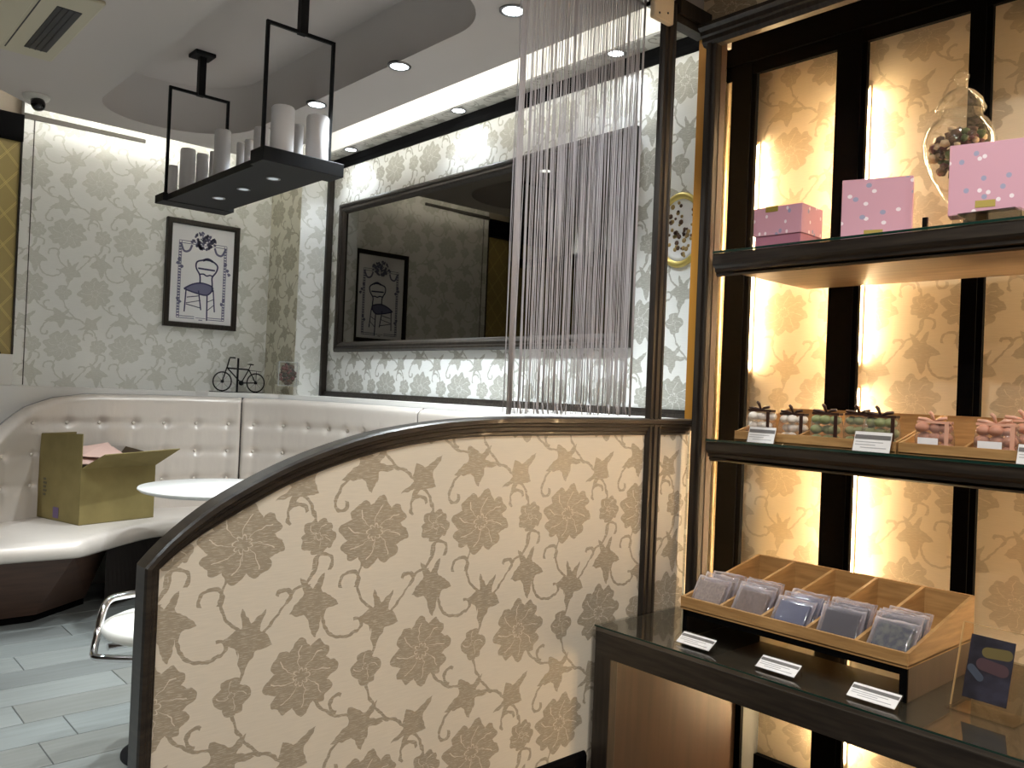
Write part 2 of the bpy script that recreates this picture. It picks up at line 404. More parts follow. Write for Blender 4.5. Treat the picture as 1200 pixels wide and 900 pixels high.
# ================================================================== SETTING
WX, WY = 3.0, 5.82            # mirror wall plane, picture wall plane
SF = -.33                     # the shop floor lies two steps below the dining room floor
floor = struct(MB().box(-2.6, 3.3, 1.975, 6.0, SF-.08, -.004).build('floor', tile_dark))
struct(MB().box(-2.6, 3.5, -2.8, 1.975, SF-.08, SF).build('floor_shop', mat('shop_floor_tile', rgb(120, 112, 104), .4)))
pm = {}
def plank_piece(L_, k):
    key = (round(L_, 3), k)
    if key not in pm:
        b = MB().box(0, L_-.004, .002, .208, -.006, 0, .0015); o = b.build('plank', planks[k], floor); pm[key] = o.data; return o
    o = bpy.data.objects.new('plank', pm[key]); COL.objects.link(o); o.parent = floor; o.matrix_parent_inverse = wmat(floor).inverted(); return o
rr = random.Random(3)
row = 0; y = 3.27-.21*6
while y < 5.7:
    k = round((y-3.27)/.21)
    x = .77-.85*2 if k % 2 else (1.196-.85*2 if k % 4 == 2 else 1.196-.85*2.35)
    while x < 2.9:
        o = plank_piece(.85, rr.randrange(4)); o.location = (x, y, 0); x += .85
    y += .21
# dining room and shop shell
wl = MB().box(.2, 1.17, 5.84, 5.9, 1.36, 2.74)
struct(MB().box(1.13, 3.3, 5.82, 6.0, 0, 3.3).build('wall_back', pap_pic))
struct(MB().box(-2.6, 1.13, 5.9, 6.0, 0, 3.3).build('wall_back_recess', shell_m))
gold = struct(MB().box(-1.2, 1.128, 5.83, 5.9, 1.3, 2.70).build('door_1', lattice))
MB().box(-1.2, 1.128, 5.80, 5.9, 2.70, 2.862).build('header', ebony, gold)
MB().box(1.118, 1.128, 5.815, 5.83, 1.3, 2.7).build('edge_strip', dark, gold)
struct(MB().box(WX, WX+.08, 2.168, 6.0, 0, 3.3).build('wall_right', pap_mir))
struct(MB().box(2.76, 3.0, 5.36, 5.82, 0, 2.9).build('wall_pilaster', pap_pic))
pil = struct(MB().box(2.757, 2.7605, 5.362, 5.82, 0, 2.9).build('wall_pilaster_side', paper('paper_pilaster', (NY, Z), (-5.5, 1.475), rgb(214, 212, 196), rgb(168, 164, 144))))
struct(MB().box(-2.6, -2.5, -2.8, 6.0, SF, 3.3).build('wall_left', shelldark_m))
struct(MB().box(-2.6, 3.5, -2.8, -2.7, SF, 3.3).build('wall_front', shell_m))
struct(MB().box(3.42, 3.5, -2.8, 2.5, SF, 3.3).build('wall_shop', shell_m))
# seam line of the picture wall sheet near the opening
struct(MB().box(1.185, 1.19, 5.817, 5.822, 1.22, 2.86).build('trim_1', seam_m))
# ledge behind the banquette
# dark trims of the mirror wall: crown, foot strip, corner strip
struct(MB().prism([(3.001, 2.828), (2.990, 2.828), (2.986, 2.85), (2.982, 2.86), (2.982, 2.901), (3.001, 2.901)], 'y', 2.06, 5.36).build('trim_3', ebony))
t4 = MB(); t4.box(2.972, 3.002, 2.168, 5.36, 1.214, 1.232); t4.box(2.980, 3.002, 2.168, 5.36, 1.232, 1.252)
struct(t4.build('trim_4', dark))
struct(MB().box(2.955, 3.002, 5.335, 5.362, 1.214, 2.9, .004).build('trim_5', dark))
# shade under the picture wall cove, built as a thin dark grey strip
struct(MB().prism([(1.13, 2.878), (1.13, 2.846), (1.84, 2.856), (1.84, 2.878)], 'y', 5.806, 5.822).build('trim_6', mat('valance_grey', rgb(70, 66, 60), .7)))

# ceiling with rounded recess; raised part above it
CZ, CR = 2.788, 3.067
def ceiling():
    x0, x1, y0, y1 = -2.6, 2.455, 1.975, 5.343
    rx0, rx1, ry0, ry1 = 1.30, 2.111, 2.474, 5.134
    def rrect(r):
        pts = []
        for cx, cy, a0, r_ in ((rx1-.43, ry1-.43, 0, .43), (rx0+.34, ry1-.34, pi/2, .34), (rx0+.3, ry0+.3, pi, .3), (rx1-.3, ry0+.3, 1.5*pi, .3)):
            for k in range(13): a = a0+pi/2*k/12; pts.append((cx+r_*cos(a), cy+r_*sin(a)))
        return pts
    inner = rrect(0); c = ((rx0+rx1)/2, (ry0+ry1)/2)
    outer = []
    n = len(inner)
    corners = [(x1, y1), (x0, y1), (x0, y0), (x1, y0)]
    for i, (px, py) in enumerate(inner):
        dx, dy = px-c[0], py-c[1]
        tx = ((x1 if dx > 0 else x0)-c[0])/dx if abs(dx) > 1e-9 else 1e9; ty = ((y1 if dy > 0 else y0)-c[1])/dy if abs(dy) > 1e-9 else 1e9
        t = min(tx, ty); outer.append((c[0]+dx*t, c[1]+dy*t))
    for cx, cy in corners:   # snap the nearest ray to each corner
        j = min(range(n), key=lambda i: (outer[i][0]-cx)**2+(outer[i][1]-cy)**2); outer[j] = (cx, cy)
    vs = [(p[0], p[1], CZ) for p in inner]+[(p[0], p[1], CZ) for p in outer]+[(p[0], p[1], CZ+.03) for p in outer]
    fs = [(i, (i+1) % n, n+(i+1) % n, n+i) for i in range(n)]+[(n+i, n+(i+1) % n, 2*n+(i+1) % n, 2*n+i) for i in range(n)]
    vs += [(p[0], p[1], CZ+.03) for p in inner]
    fs += [(2*n+i, 2*n+(i+1) % n, 3*n+(i+1) % n, 3*n+i) for i in range(n)]
    b = MB(); b.add(vs, fs); ce = struct(b.build('ceiling', ceil_m))
    b = MB(); vs = [(p[0], p[1], CZ) for p in inner]+[(p[0], p[1], CR) for p in inner]
    b.add(vs, [(i, (i+1) % n, n+(i+1) % n, n+i) for i in range(n)], True); b.add(vs[n:], [tuple(range(n))]); b.build('recess', ceil_m, ce)
    return ce
ceil = ceiling()
struct(MB().box(-2.6, 3.5, -2.8, 6.0, 3.3, 3.36).build('ceiling_slab', ceil_m))
SCZ = 3.05                    # unseen shop ceiling, set high so its lamps light the bulkhead
MB().box(-2.6, 2.70, -2.8, 1.975, SCZ, SCZ+.03).build('ceiling_shop', ceil_m).__setitem__('kind', 'structure')
MB().box(-2.6, 2.70, 1.975, 2.045, CZ, SCZ+.03).build('ceiling_step', ceil_m).__setitem__('kind', 'structure')
# slot over the mirror wall: soffit with papered underside, bright upright face behind the slot
MB().box(2.875, 3.0, 2.06, 5.82, 2.9, 2.93).build('soffit', pap_sof, ceil)
MB().box(2.857, 2.875, 2.06, 5.82, 2.9005, 3.28).build('cove_face', white_m, ceil)
MB().box(2.25, 2.875, 2.06, 5.82, 3.10, 3.12).build('cove_lid', white_m, ceil)
MB().box(2.25, 2.265, 2.06, 5.3, CZ+.03, 3.1).build('cove_back', white_m, ceil)
MB().box(2.25, 3.0, 2.045, 2.06, CZ, 3.12).build('cove_end', white_m, ceil)
MB().box(-1.2, 2.25, 5.16, 5.82, 3.06, 3.08).build('cove_lid', white_m, ceil)
MB().box(-1.2, 2.25, 5.15, 5.16, CZ+.03, 3.08).build('cove_back', white_m, ceil)
tag(MB().box(2.395, 2.407, 2.15, 5.25, CZ+.032, CZ+.05).build('led_strip', cove_e), 'white light strip hidden in the ceiling slot along the mirror wall', 'light strip')
tag(MB().box(1.2, 2.24, 5.26, 5.272, CZ+.032, CZ+.05).build('led_strip', cove2_e), 'white light strip hidden in the ceiling slot over the framed picture', 'light strip')

# ------------------------------------------------------------------ downlights
dl_n = [0]
def downlight(x, y, z, power, label, group, cone=105, blend=.7, col=COOL, r=.042):
    t = thing('downlight', label, 'downlight', (x, y, z), 0, group)
    MB().lathe([(r*1.32, -.003), (r*1.30, -.006), (r*1.02, -.006), (r*1.0, .004), (r*1.32, .004)], (x, y, z), 24).build('trim_ring', steel, t)
    MB().lathe([(0.0005, -.0035), (r*1.0, -.0035), (r, .002), (.0005, .002)], (x, y, z), 24).build('lamp_face', lamp_face, t)
    l = bpy.data.lights.new('downlight_beam', 'SPOT'); l.energy = power; l.color = col; l.spot_size = radians(cone); l.spot_blend = blend; l.shadow_soft_size = .035
    lo = bpy.data.objects.new('downlight_beam', l); COL.objects.link(lo); lo.location = (0, 0, -.012); lo.parent = t
    return t
for i, (x, y) in enumerate(((2.141, 3.262), (2.141, 4.039), (2.125, 2.455))):
    downlight(x, y, CZ, P_DOWN, ['round recessed downlight midway along the white ceiling beside the curved recess', 'round recessed downlight in the white ceiling above the candle tray lamp', 'round recessed downlight in the white ceiling beside the string curtain top'][i], 'downlights in the white ceiling')
for i, (x, y) in enumerate(((2.912, 4.985), (2.908, 3.80), (2.905, 2.61))):
    downlight(x, y, 2.9, P_WASH, ['round downlight in the papered soffit over the corner end of the mirror', 'round downlight in the papered soffit over the middle of the mirror', 'round downlight in the papered soffit seen through the string curtain'][i], 'downlights in the papered soffit', cone=118, blend=.55, col=(.86, .93, 1), r=.036)
# outside the frame: more of the dining room's row, and added shop fill lamps
for i, (x, y) in enumerate(((.9, 3.3), (-.4, 4.6), (-.6, 2.9))):
    downlight(x, y, CZ, P_DOWN, ['round recessed downlight in the white ceiling above the chrome stool', 'round recessed downlight in the white ceiling before the gold lattice panel', 'round recessed downlight in the white ceiling by the dark side wall'][i], 'dining room downlights out of view')
for i, (x, y) in enumerate(((.5, .9), (1.7, .6), (1.7, -.9), (-.9, .3), (.4, -1.2))):
    downlight(x, y, SCZ, P_FILL, ['round recessed downlight in the shop ceiling facing the curved end of the partition', 'round recessed downlight in the shop ceiling facing the partition and the counter', 'round recessed downlight in the shop ceiling beyond the far end of the counter', 'round recessed downlight in the shop ceiling near the dark side wall', 'round recessed downlight in the shop ceiling near the entrance wall'][i], 'shop downlights out of view', cone=174, blend=.8, col=NEUT)

# ================================================================== PARTITION
PY = 1.97
outer = [(.644, 0), (.644, .30), (.644, .60), (.644, .877)]
curve = [tuple(v)[:2] for v in catmull([(.644, .877), (.695, .932), (.787, 1.003), (.886, 1.057), (.997, 1.106), (1.12, 1.147), (1.258, 1.181), (1.448, 1.208), (1.66, 1.222), (1.80, 1.2255), (1.95, 1.226)], 5)]
inner_top = [(.698, .858), (.74, .893), (.80, .932), (.862, .965), (.93, 1.0), (1.01, 1.037), (1.10, 1.069), (1.20, 1.098), (1.305, 1.122), (1.45, 1.144), (1.60, 1.157), (1.80, 1.161), (1.95, 1.161)]
oc = resample(curve, 40)[0]; ic = resample([tuple(v) for v in catmull(inner_top, 5)], 40)[0]
part = thing('partition', 'low curved partition papered in beige flowers and framed in dark wood', 'partition', (1.6, 1.98, SF))
OUT = [Vector((.660, SF)), ] + [Vector((.660+(p[0]-.644)*1.022, .866+(p[1]-.877)*1.023)) for p in oc] + [Vector((2.70, 1.223))]
INN = [Vector((.698, SF)), ] + [Vector((p[0], p[1])) for p in ic] + [Vector((2.70, 1.161))]
poly = [(p.x, p.y) for p in INN] + [(2.70, SF)]
PT = .025
MB().prism(poly, 'y', PY, PY+PT).build('panel', pap_part, part)
# moulding swept along the outline; profile: share of the width, distance in front of / behind the panel
prof = [(0, .016), (.08, .025), (.30, .027), (.36, .020), (.48, .020), (.54, .015), (.72, .015), (.78, .009), (.92, .008), (1.0, 0)]
def sweep(name, sgn, base):
    b = MB(); N = len(OUT); K = len(prof); vs = []; fs = []
    for o_, i_ in zip(OUT, INN):
        for s_, d in prof:
            q = o_.lerp(i_, s_); vs.append((q.x, base+sgn*d, q.y))
    for i in range(N-1):
        for k in range(K-1): fs.append((i*K+k, (i+1)*K+k, (i+1)*K+k+1, i*K+k+1))
    b.add(vs, fs, False); return b
bm_ = sweep('f', -1, PY); bk = sweep('b', 1, PY+PT); bm_.add(bk.v, bk.f)
# top cap joins the front and back mouldings
vs = []; N = len(OUT)
for o_ in OUT: vs += [(o_.x, PY-.016, o_.y), (o_.x, PY+PT+.016, o_.y)]
bm_.add(vs, [(2*i, 2*i+1, 2*i+3, 2*i+2) for i in range(N-1)], False)
bm_.build('frame_moulding', darkh, part)
bb = MB(); bb.prism([(PY-.016, SF), (PY-.016, .055), (PY-.008, .066), (PY+.001, .068), (PY+.001, SF)], 'x', .70, 2.17)
bb.build('baseboard', ebony, part)

# post that stands in the partition, lintel and canopy over the counter
post = thing('post', 'slim fluted dark wooden post rising from the partition to the lintel', 'post', (2.447, 1.96, SF))
pp = [(2.433, 1.972), (2.433, 1.957), (2.438, 1.949), (2.449, 1.949), (2.453, 1.955), (2.460, 1.955), (2.463, 1.948), (2.480, 1.948), (2.483, 1.955), (2.490, 1.955), (2.494, 1.949), (2.502, 1.949), (2.507, 1.957), (2.507, 1.972)]
MB().prism(pp, 'z', SF, 2.78).build('shaft', dark, post)
MB().box(2.507, 2.5095, 1.957, 1.966, 0.51, 2.7).build('edge_strip', cream_m, post)
can = thing('bulkhead', 'papered bulkhead with dark crown moulding above the display cabinet', 'bulkhead', (2.72, .4, 2.738))
MB().box(2.70, 2.74, -1.2, 2.0, 2.735, 3.06).build('panel', pap_sof2, can)
MB().prism([(2.70, 2.862), (2.695, 2.862), (2.690, 2.885), (2.688, 2.93), (2.684, 2.962), (2.70, 2.962)], 'y', -1.2, 1.95).build('crown_moulding', dark, can)
b = MB(); b.box(2.506, 2.70, 1.95, 2.00, 2.715, 2.80); b.box(2.506, 2.70, 1.935, 1.952, 2.745, 2.80); b.build('lintel', dark, can)
jb = thing('junction_box', 'cream plastic junction box screwed to the top of the dark post', 'junction box', (2.40, 1.94, 2.675))
MB().box(2.34, 2.452, 1.925, 1.9495, 2.675, 2.775, .006).build('cover', plastic, jb)
for dx, dz in ((-.018, .014), (.012, .028)): MB().lathe([(.0005, 0), (.004, 0), (.004, .002), (.0005, .002)], (2.395+dx*1.6, 1.9245, 2.68+dz), 10, Matrix.Rotation(pi/2, 4, 'X')).build('screw', vent_m, jb)

# ================================================================== DISPLAY CABINET
KZ = .507
cab = thing('display_cabinet', 'tall warm-lit display cabinet with floral back panel and black uprights', 'cabinet', (3.0, .8, SF))
# jamb (gilt) and casing at the left end
MB().box(2.70, 2.74, 1.94, 1.990, 1.223, 2.715).build('jamb_panel', brass, cab)
cas = [(1.885, 2.70), (1.885, 2.672), (1.889, 2.664), (1.896, 2.664), (1.899, 2.669), (1.904, 2.669), (1.907, 2.660), (1.922, 2.659), (1.926, 2.667), (1.932, 2.667), (1.935, 2.674), (1.940, 2.678), (1.940, 2.70)]
MB().prism([(q[1], q[0]) for q in cas] + [(2.72, 1.940), (2.72, 1.885)], 'z', KZ, 2.715).build('casing', dark, cab)
MB().box(2.70, 2.735, 1.883, 1.9, KZ, 2.70).build('casing_reveal', mat('reveal_brown', rgb(74, 54, 40), .5), cab)
MB().box(2.735, 3.34, -1.2, 2.3, 3.05, 3.08).build('top_board', ebony, cab)
cor = [(2.70, 2.665), (2.668, 2.665), (2.655, 2.678), (2.655, 2.695), (2.645, 2.70), (2.64, 2.715), (2.625, 2.725), (2.625, 2.738), (2.70, 2.738)]
MB().prism(cor, 'y', -1.2, 1.945).build('cornice', dark, cab)
MB().box(3.3, 3.34, -1.2, 2.32, SF, 3.06).build('back_panel', pap_nic, cab)
MB().prism([(2.735, 1.985), (3.305, 2.25), (3.305, 2.27), (2.735, 2.005)], 'z', SF, 3.06).build('side_panel', pap_nics, cab)
MB().box(3.20, 3.222, -1.2, 2.22, 2.745, 3.06).build('header', ebony, cab)
MB().box(3.185, 3.205, -1.2, 2.22, 2.80, 3.06).build('header_face', ebony, cab)
MB().box(3.27, 3.30, -1.2, 2.22, SF, SF+.10).build('plinth', ebony, cab)
UP = [(2.047, 2.167), (1.551, 1.673), (1.097, 1.170), (.60, .69), (.11, .20)]      # near and far edge of each upright
for y0, y1 in UP:
    b = MB(); b.box(3.203, 3.225, y0, y1, SF, 2.76); b.box(3.195, 3.205, y0+.02, y1, SF, 2.82)
    if y1 > 2: b.box(3.22, 3.268, y1-.008, y1, SF, 2.76)  # unseen baffle fin, added to hold tube light off the side panel
    b.build('upright', ebony, cab)
def tube(ys, z0, z1, label):
    t = thing('light_tube', label, 'light tube', (3.28, ys[0], z0), 0)
    for yc in ys:
        MB().lathe([(.0035, z0+.02), (.0035, z1-.02)], (3.280, yc, 0), 10).build('tube', tube_e, t)
        for z in (z0, z1-.02): MB().lathe([(.006, z), (.006, z+.02)], (3.280, yc, 0), 12).build('end_cap', plastic, t)
    MB().box(3.292, 3.30, min(ys)-.01, max(ys)+.01, z0, z1).build('mount', plastic, t)
tube([2.086], 1.43, 2.47, 'warm tube light behind the black upright beside the low pink box')
tube([1.584, 1.6526], 1.46, 2.60, 'upper warm tube light behind the black upright beside the square pink box')
tube([1.584, 1.6526], -.15, 1.38, 'lower warm tube light behind the black upright over the counter tray')
tube([.645], 1.40, 2.44, 'upper warm tube light behind the fourth black upright from the partition')  # this tube and the three below are added for a general warm glow
tube([.645], -.15, 1.18, 'lower warm tube light behind the fourth black upright from the partition')
tube([.155], 1.40, 2.44, 'upper warm tube light behind the last black upright of the cabinet')
tube([.155], -.15, 1.18, 'lower warm tube light behind the last black upright of the cabinet')

def shelf(ztop, zf, label):
    """ztop: glass surface; zf: bottom of the fascia"""
    t = thing('display_shelf', label, 'shelf', (2.9, .8, zf))
    f = [(2.700, zf+.006), (2.668, zf), (2.660, zf+.006), (2.660, zf+.014), (2.652, zf+.018), (2.652, zf+.028), (2.642, zf+.036), (2.636, zf+.044), (2.636, ztop-.010), (2.70, ztop-.010)]
    MB().prism(f, 'y', -1.2, 1.842).build('fascia', darkh, t)
    MB().box(2.66, 3.197, -1.2, 1.765, zf+.008, ztop-.009).build('board', grain, t)
    g = MB().box(2.632, 3.195, -1.2, 1.84, ztop-.008, ztop, .001).build('glass_top', clear('shelf_glass', (.90, .95, .92, 1), 1.5), t)
    MB().box(2.6315, 2.634, -1.2, 1.84, ztop-.0085, ztop-.001).build('glass_edge', glass_e, t)
    return t
SZ1, SZ2 = 1.858, 1.156
shelf(SZ1, 1.766, 'upper dark shelf with lit wood underside carrying the pink boxes')
shelf(SZ2, 1.072, 'middle dark shelf with glass top carrying the bagged sweets')

# counter
KZ = .507
ctr = thing('display_counter', 'low dark wood counter with glossy glass top and walnut end panel', 'counter', (2.5, .8, SF))
MB().box(2.185, 3.0, -1.2, 1.950, KZ-.025, KZ-.006).build('top', glossblack, ctr)
MB().box(2.178, 3.0, -1.2, 1.950, KZ-.006, KZ, .001).build('glass_top', clear('counter_glass', (.86, .88, .86, 1), 1.55, .015), ctr)
MB().box(2.1775, 2.1785, -1.2, 1.950, KZ-.0055, KZ-.0005).build('glass_edge', glass_e, ctr)
b = MB(); b.box(2.182, 2.222, -1.2, 1.948, KZ-.105, KZ-.02, .003); b.build('fascia', darkh, ctr)
MB().box(2.182, 2.222, 1.875, 1.948, SF, KZ-.10, .003).build('leg', dark, ctr)
MB().box(2.222, 3.02, 1.915, 1.946, SF, KZ-.025).build('end_panel', walnut, ctr)
MB().box(3.02, 3.04, 1.89, 1.946, SF, KZ-.006).build('leg', ebony, ctr)

# ================================================================== MIRROR, PICTURE, OVAL PLATE
def frame_ring(b, axis, pos, a0, a1, b0, b1, prof_):
    """rectangular frame; prof_ list of (inset, height off wall). axis 'x': plane x=pos, facing -x, a=y,b=z ; axis 'y': plane y=pos facing -y, a=x,b=z"""
    K = len(prof_); vs = []; fs = []
    for (ca, cb, sa, sb) in ((a0, b0, 1, 1), (a1, b0, -1, 1), (a1, b1, -1, -1), (a0, b1, 1, -1)):
        for ins, h in prof_:
            A, B = ca+sa*ins, cb+sb*ins
            vs.append((pos-h, A, B) if axis == 'x' else (A, pos-h, B))
    for i in range(4):
        j = (i+1) % 4
        for k in range(K-1): fs.append((i*K+k, j*K+k, j*K+k+1, i*K+k+1))
    b.add(vs, fs)
mir = thing('mirror', 'wide tinted mirror in a moulded dark frame on the papered wall', 'mirror', (3.0, 3.87, 1.535))
b = MB(); frame_ring(b, 'x', WX, 2.53, 5.20, 1.528, 2.562, [(0, 0), (0, .03), (.012, .042), (.024, .042), (.03, .032), (.045, .036), (.055, .03), (.066, .014), (.072, .008)])
b.build('frame', dark, mir)
MB().box(WX-.010, WX+.001, 2.58, 5.15, 1.58, 2.51).build('glass', mirror_m, mir)

pic = thing('picture', 'framed print of an ornate chair inside a floral border', 'picture', (2.257, WY, 1.652))
fx0, fx1, fz0, fz1 = 2.003, 2.512, 1.652, 2.393
b = MB(); frame_ring(b, 'y', WY, fx0, fx1, fz0, fz1, [(0, -.001), (0, .032), (.006, .036), (.028, .036), (.034, .030), (.036, .012)]); b.build('frame', dark, pic)
MB().box(fx0+.03, fx1-.03, WY-.016, WY+.001, fz0+.03, fz1-.03).build('print_sheet', card_m, pic)
ax0, ax1, az0, az1 = fx0+.034, fx1-.034, fz0+.034, fz1-.034
def UV(u, v): return (ax0+(ax1-ax0)*u, az1-(az1-az0)*v)
def ribbon(b, pts, w):
    P = [Vector(UV(*p)) for p in pts]; vs = []; fs = []
    for i, p in enumerate(P):
        t = (P[min(i+1, len(P)-1)]-P[max(i-1, 0)]).normalized(); n = Vector((-t.y, t.x))*w/2
        vs += [(p.x+n.x, WY-.0166, p.y+n.y), (p.x-n.x, WY-.0166, p.y-n.y)]
    b.add(vs, [(2*i, 2*i+1, 2*i+3, 2*i+2) for i in range(len(P)-1)])
def sm(pts, n=6): return [tuple(v) for v in catmull(pts, n)]
def blob(b, u, v, r, n=9):
    c = UV(u, v); b.add([(c[0]+r*(1+.25*sin(3*k+u*50))*cos(2*pi*k/n), WY-.0164, c[1]+r*(1+.25*cos(2*k+v*40))*sin(2*pi*k/n)) for k in range(n)], [tuple(range(n))])
d = MB(); rp = random.Random(5)
for u in (.12, .16): ribbon(d, [(u, .17), (u, .95)], .004)
for u in (.84, .88): ribbon(d, [(u, .17), (u, .95)], .004)
for v in (.165, .19): ribbon(d, [(.12, v), (.88, v)], .004)
for v in (.935, .955): ribbon(d, [(.12, v), (.40, v)], .005); ribbon(d, [(.60, v), (.88, v)], .005)
for k in range(26):
    v = .2+.73*k/25
    for u in (.14, .86): blob(d, u, v, .008, 7)
ribbon(d, sm([(.15, .2), (.2, .27), (.28, .26), (.32, .2)]), .014); ribbon(d, sm([(.68, .2), (.72, .26), (.80, .27), (.86, .2)]), .014)
for k in range(95):
    a = rp.uniform(0, 2*pi); r = rp.uniform(0, 1)**.6
    blob(d, .5+.19*r*cos(a), .145+.085*r*sin(a), rp.uniform(.006, .012), 7)
for u, vv in ((.13, .36), (.11, .40), (.17, .43), (.87, .36), (.9, .42), (.93, .46), (.13, .76), (.16, .79), (.86, .74), (.83, .78)): blob(d, u, vv, .012)
ribbon(d, [(.42, .945), (.58, .945)], .004); ribbon(d, [(.47, .965), (.53, .965)], .006)
d.build('border_drawing', ink2, pic)
d = MB()
ribbon(d, sm([(.47, .585), (.46, .5), (.40, .43), (.405, .37), (.48, .345), (.58, .335), (.68, .35), (.74, .39), (.72, .45), (.66, .51), (.665, .58), (.67, .66)]), .011)
ribbon(d, sm([(.50, .345), (.58, .325), (.66, .345)]), .016)
ribbon(d, [(.43, .43), (.70, .435)], .012); ribbon(d, sm([(.46, .49), (.52, .485), (.57, .50), (.62, .49), (.66, .495)]), .010)
for pts, wd in (([(.255, .65), (.24, .89)], .009), ([(.59, .70), (.60, .965)], .010), ([(.45, .66), (.50, .86)], .009), ([(.685, .64), (.72, .87)], .009), ([(.26, .81), (.50, .84)], .006), ([(.27, .74), (.46, .715)], .006), ([(.26, .80), (.49, .76)], .005), ([(.60, .86), (.70, .80)], .005), ([(.60, .77), (.69, .74)], .005)): ribbon(d, pts, wd)
ring = sm([(.24, .645), (.36, .60), (.50, .58), (.66, .605), (.665, .65), (.58, .70), (.42, .69), (.24, .66), (.24, .645)]); ribbon(d, ring, .010)
d.build('chair_drawing', ink, pic)
d = MB(); pts = [UV(*p) for p in ring]; d.add([(p[0], WY-.0163, p[1]) for p in pts[:-1]], [tuple(range(len(pts)-1))]); d.build('seat_drawing', ink2, pic)

ov = thing('oval_plate', 'oval gilt-rimmed plate with brown floral decoration on the mirror wall', 'wall plate', (3.0, 2.268, 1.88))
RX = Matrix.Rotation(-pi/2, 4, 'Y'); oc_ = (3.0, 2.268, 2.045)
MB().lathe([(.165, -.001), (.168, .012), (.160, .022), (.146, .020), (.138, .010)], oc_, 40, RX, sx=1, sy=.76, caps=False).build('rim', mat('gilt_rim', rgb(190, 170, 96), .35, metal=.5), ov)
MB().lathe([(.139, -.001), (.139, .010), (.12, .008), (.0005, .006)], oc_, 40, RX, sx=1, sy=.76).build('dish', card_m, ov)
d = MB(); d2 = MB(); rp = random.Random(9)
for k in range(60):
    a = rp.uniform(0, 2*pi); r = .125*sqrt(rp.uniform(.03, 1)); rad = rp.uniform(.006, .013)
    (d if k % 2 else d2).lathe([(.0005, .0105), (rad*.8, .0105), (rad, .0075)], (oc_[0], oc_[1]+r*.8*cos(a), oc_[2]+r*sin(a)), 7, RX)
d.build('dark_flower_decoration', brownd, ov)['kind'] = 'stuff'; d2.build('gold_flower_decoration', mat('ochre_glaze', rgb(160, 134, 84), .4), ov)['kind'] = 'stuff'

# ================================================================== AIR CONDITIONER, SECURITY CAMERA
ac = thing('air_conditioner', 'cream ceiling cassette air conditioner with a dark slot vent', 'air conditioner', (.57, 4.03, CZ))
MB().box(.10, .965, 3.59, 4.44, CZ-.018, CZ+.002, .008).build('cover', ac_m, ac)
MB().box(.823, .916, 3.739, 4.315, CZ-.021, CZ-.016, .002).build('vent', vent_m, ac)
for k in range(3): MB().box(.842+.023*k, .846+.023*k, 3.745, 4.31, CZ-.024, CZ-.02).build('vane', vent_m, ac)
for k in range(2): MB().box(.372+.386*k, .377+.386*k, 3.67, 4.38, CZ-.0195, CZ-.017).build('groove', vent_m, ac)
MB().box(.39, .745, 3.70, 4.35, CZ-.022, CZ-.017, .003).build('grille', ac_m, ac)
sc = thing('security_camera', 'small white dome security camera with a dark lens under the ceiling', 'camera', (1.042, 5.096, CZ))
MB().lathe([(.066, .001), (.066, -.008), (.058, -.02), (.045, -.026), (.0005, -.028)], (1.042, 5.096, CZ), 24).build('dome', white_m, sc)
Mr = Matrix.Rotation(radians(118), 4, 'X') @ Matrix.Rotation(0, 4, 'Y')
MB().lathe([(.0005, .064), (.02, .062), (.032, .05), (.036, .03), (.034, 0), (.0005, -.01)], (1.046, 5.087, CZ-.028), 20, Matrix.Rotation(radians(140), 4, 'X')).build('lens', lens_m, sc)

# ================================================================== CANDLE TRAY PENDANT
pen = thing('pendant_lamp', 'black iron candle tray lamp hung from the ceiling recess by two frames', 'pendant lamp', (1.71, 3.97, 2.23))
TZ0, TZ1 = 2.230, 2.263
MB().box(1.544, 1.871, 3.348, 4.585, TZ0, TZ1, .002).build('tray', iron, pen)
for yy, z0, z1 in ((3.385, TZ0-.004, TZ1+.026), (4.557, TZ0-.006, TZ1+.006)):
    MB().box(1.521, 1.906, yy-.07, yy+.056, z0+.002, z1, .003).build('end_plate', iron, pen)
for yy in (3.395, 4.548):
    h = .007; b = MB(); zt = 2.836
    b.box(1.548, 1.548+2*h, yy-h, yy+h, TZ1, zt); b.box(1.864, 1.864+2*h, yy-h, yy+h, TZ1, zt); b.box(1.548, 1.864+2*h, yy-h, yy+h, zt, zt+2*h)
    b.build('hanger_frame', iron, pen)
    MB().box(1.698, 1.735, yy-.017, yy+.017, zt, CR-.02).build('stem', iron, pen)
    MB().box(1.660, 1.772, yy-.056, yy+.056, CR-.021, CR+.001, .006).build('canopy', iron, pen)
for yy in (3.59, 3.906, 4.204):
    c = (1.702, yy, TZ0)
    s_ = MB().lathe([(.032, .001), (.032, -.004), (.024, -.004), (.024, .001)], c, 20).build('spotlight', steel, pen)
    MB().lathe([(.0005, -.0025), (.0235, -.0025), (.0235, .001), (.0005, .001)], c, 20).build('bulb', lamp_small, s_)
def candle(x, y, z, r, h, label):
    t = thing('pillar_candle', label, 'candle', (x, y, z), 0, 'pillar candles on the hanging tray')
    MB().lathe([(r*.98, 0), (r, .004), (r, h-.008), (r*.9, h), (r*.72, h-.002), (r*.5, h-.012), (.0005, h-.016)], (x, y, z), 24).build('wax', candle_m, t)
    MB().tube([(x, y, z+h-.017), (x+.002, y, z+h-.002), (x+.004, y+.001, z+h+.006)], .0016, 6).build('wick', seam_m, t)
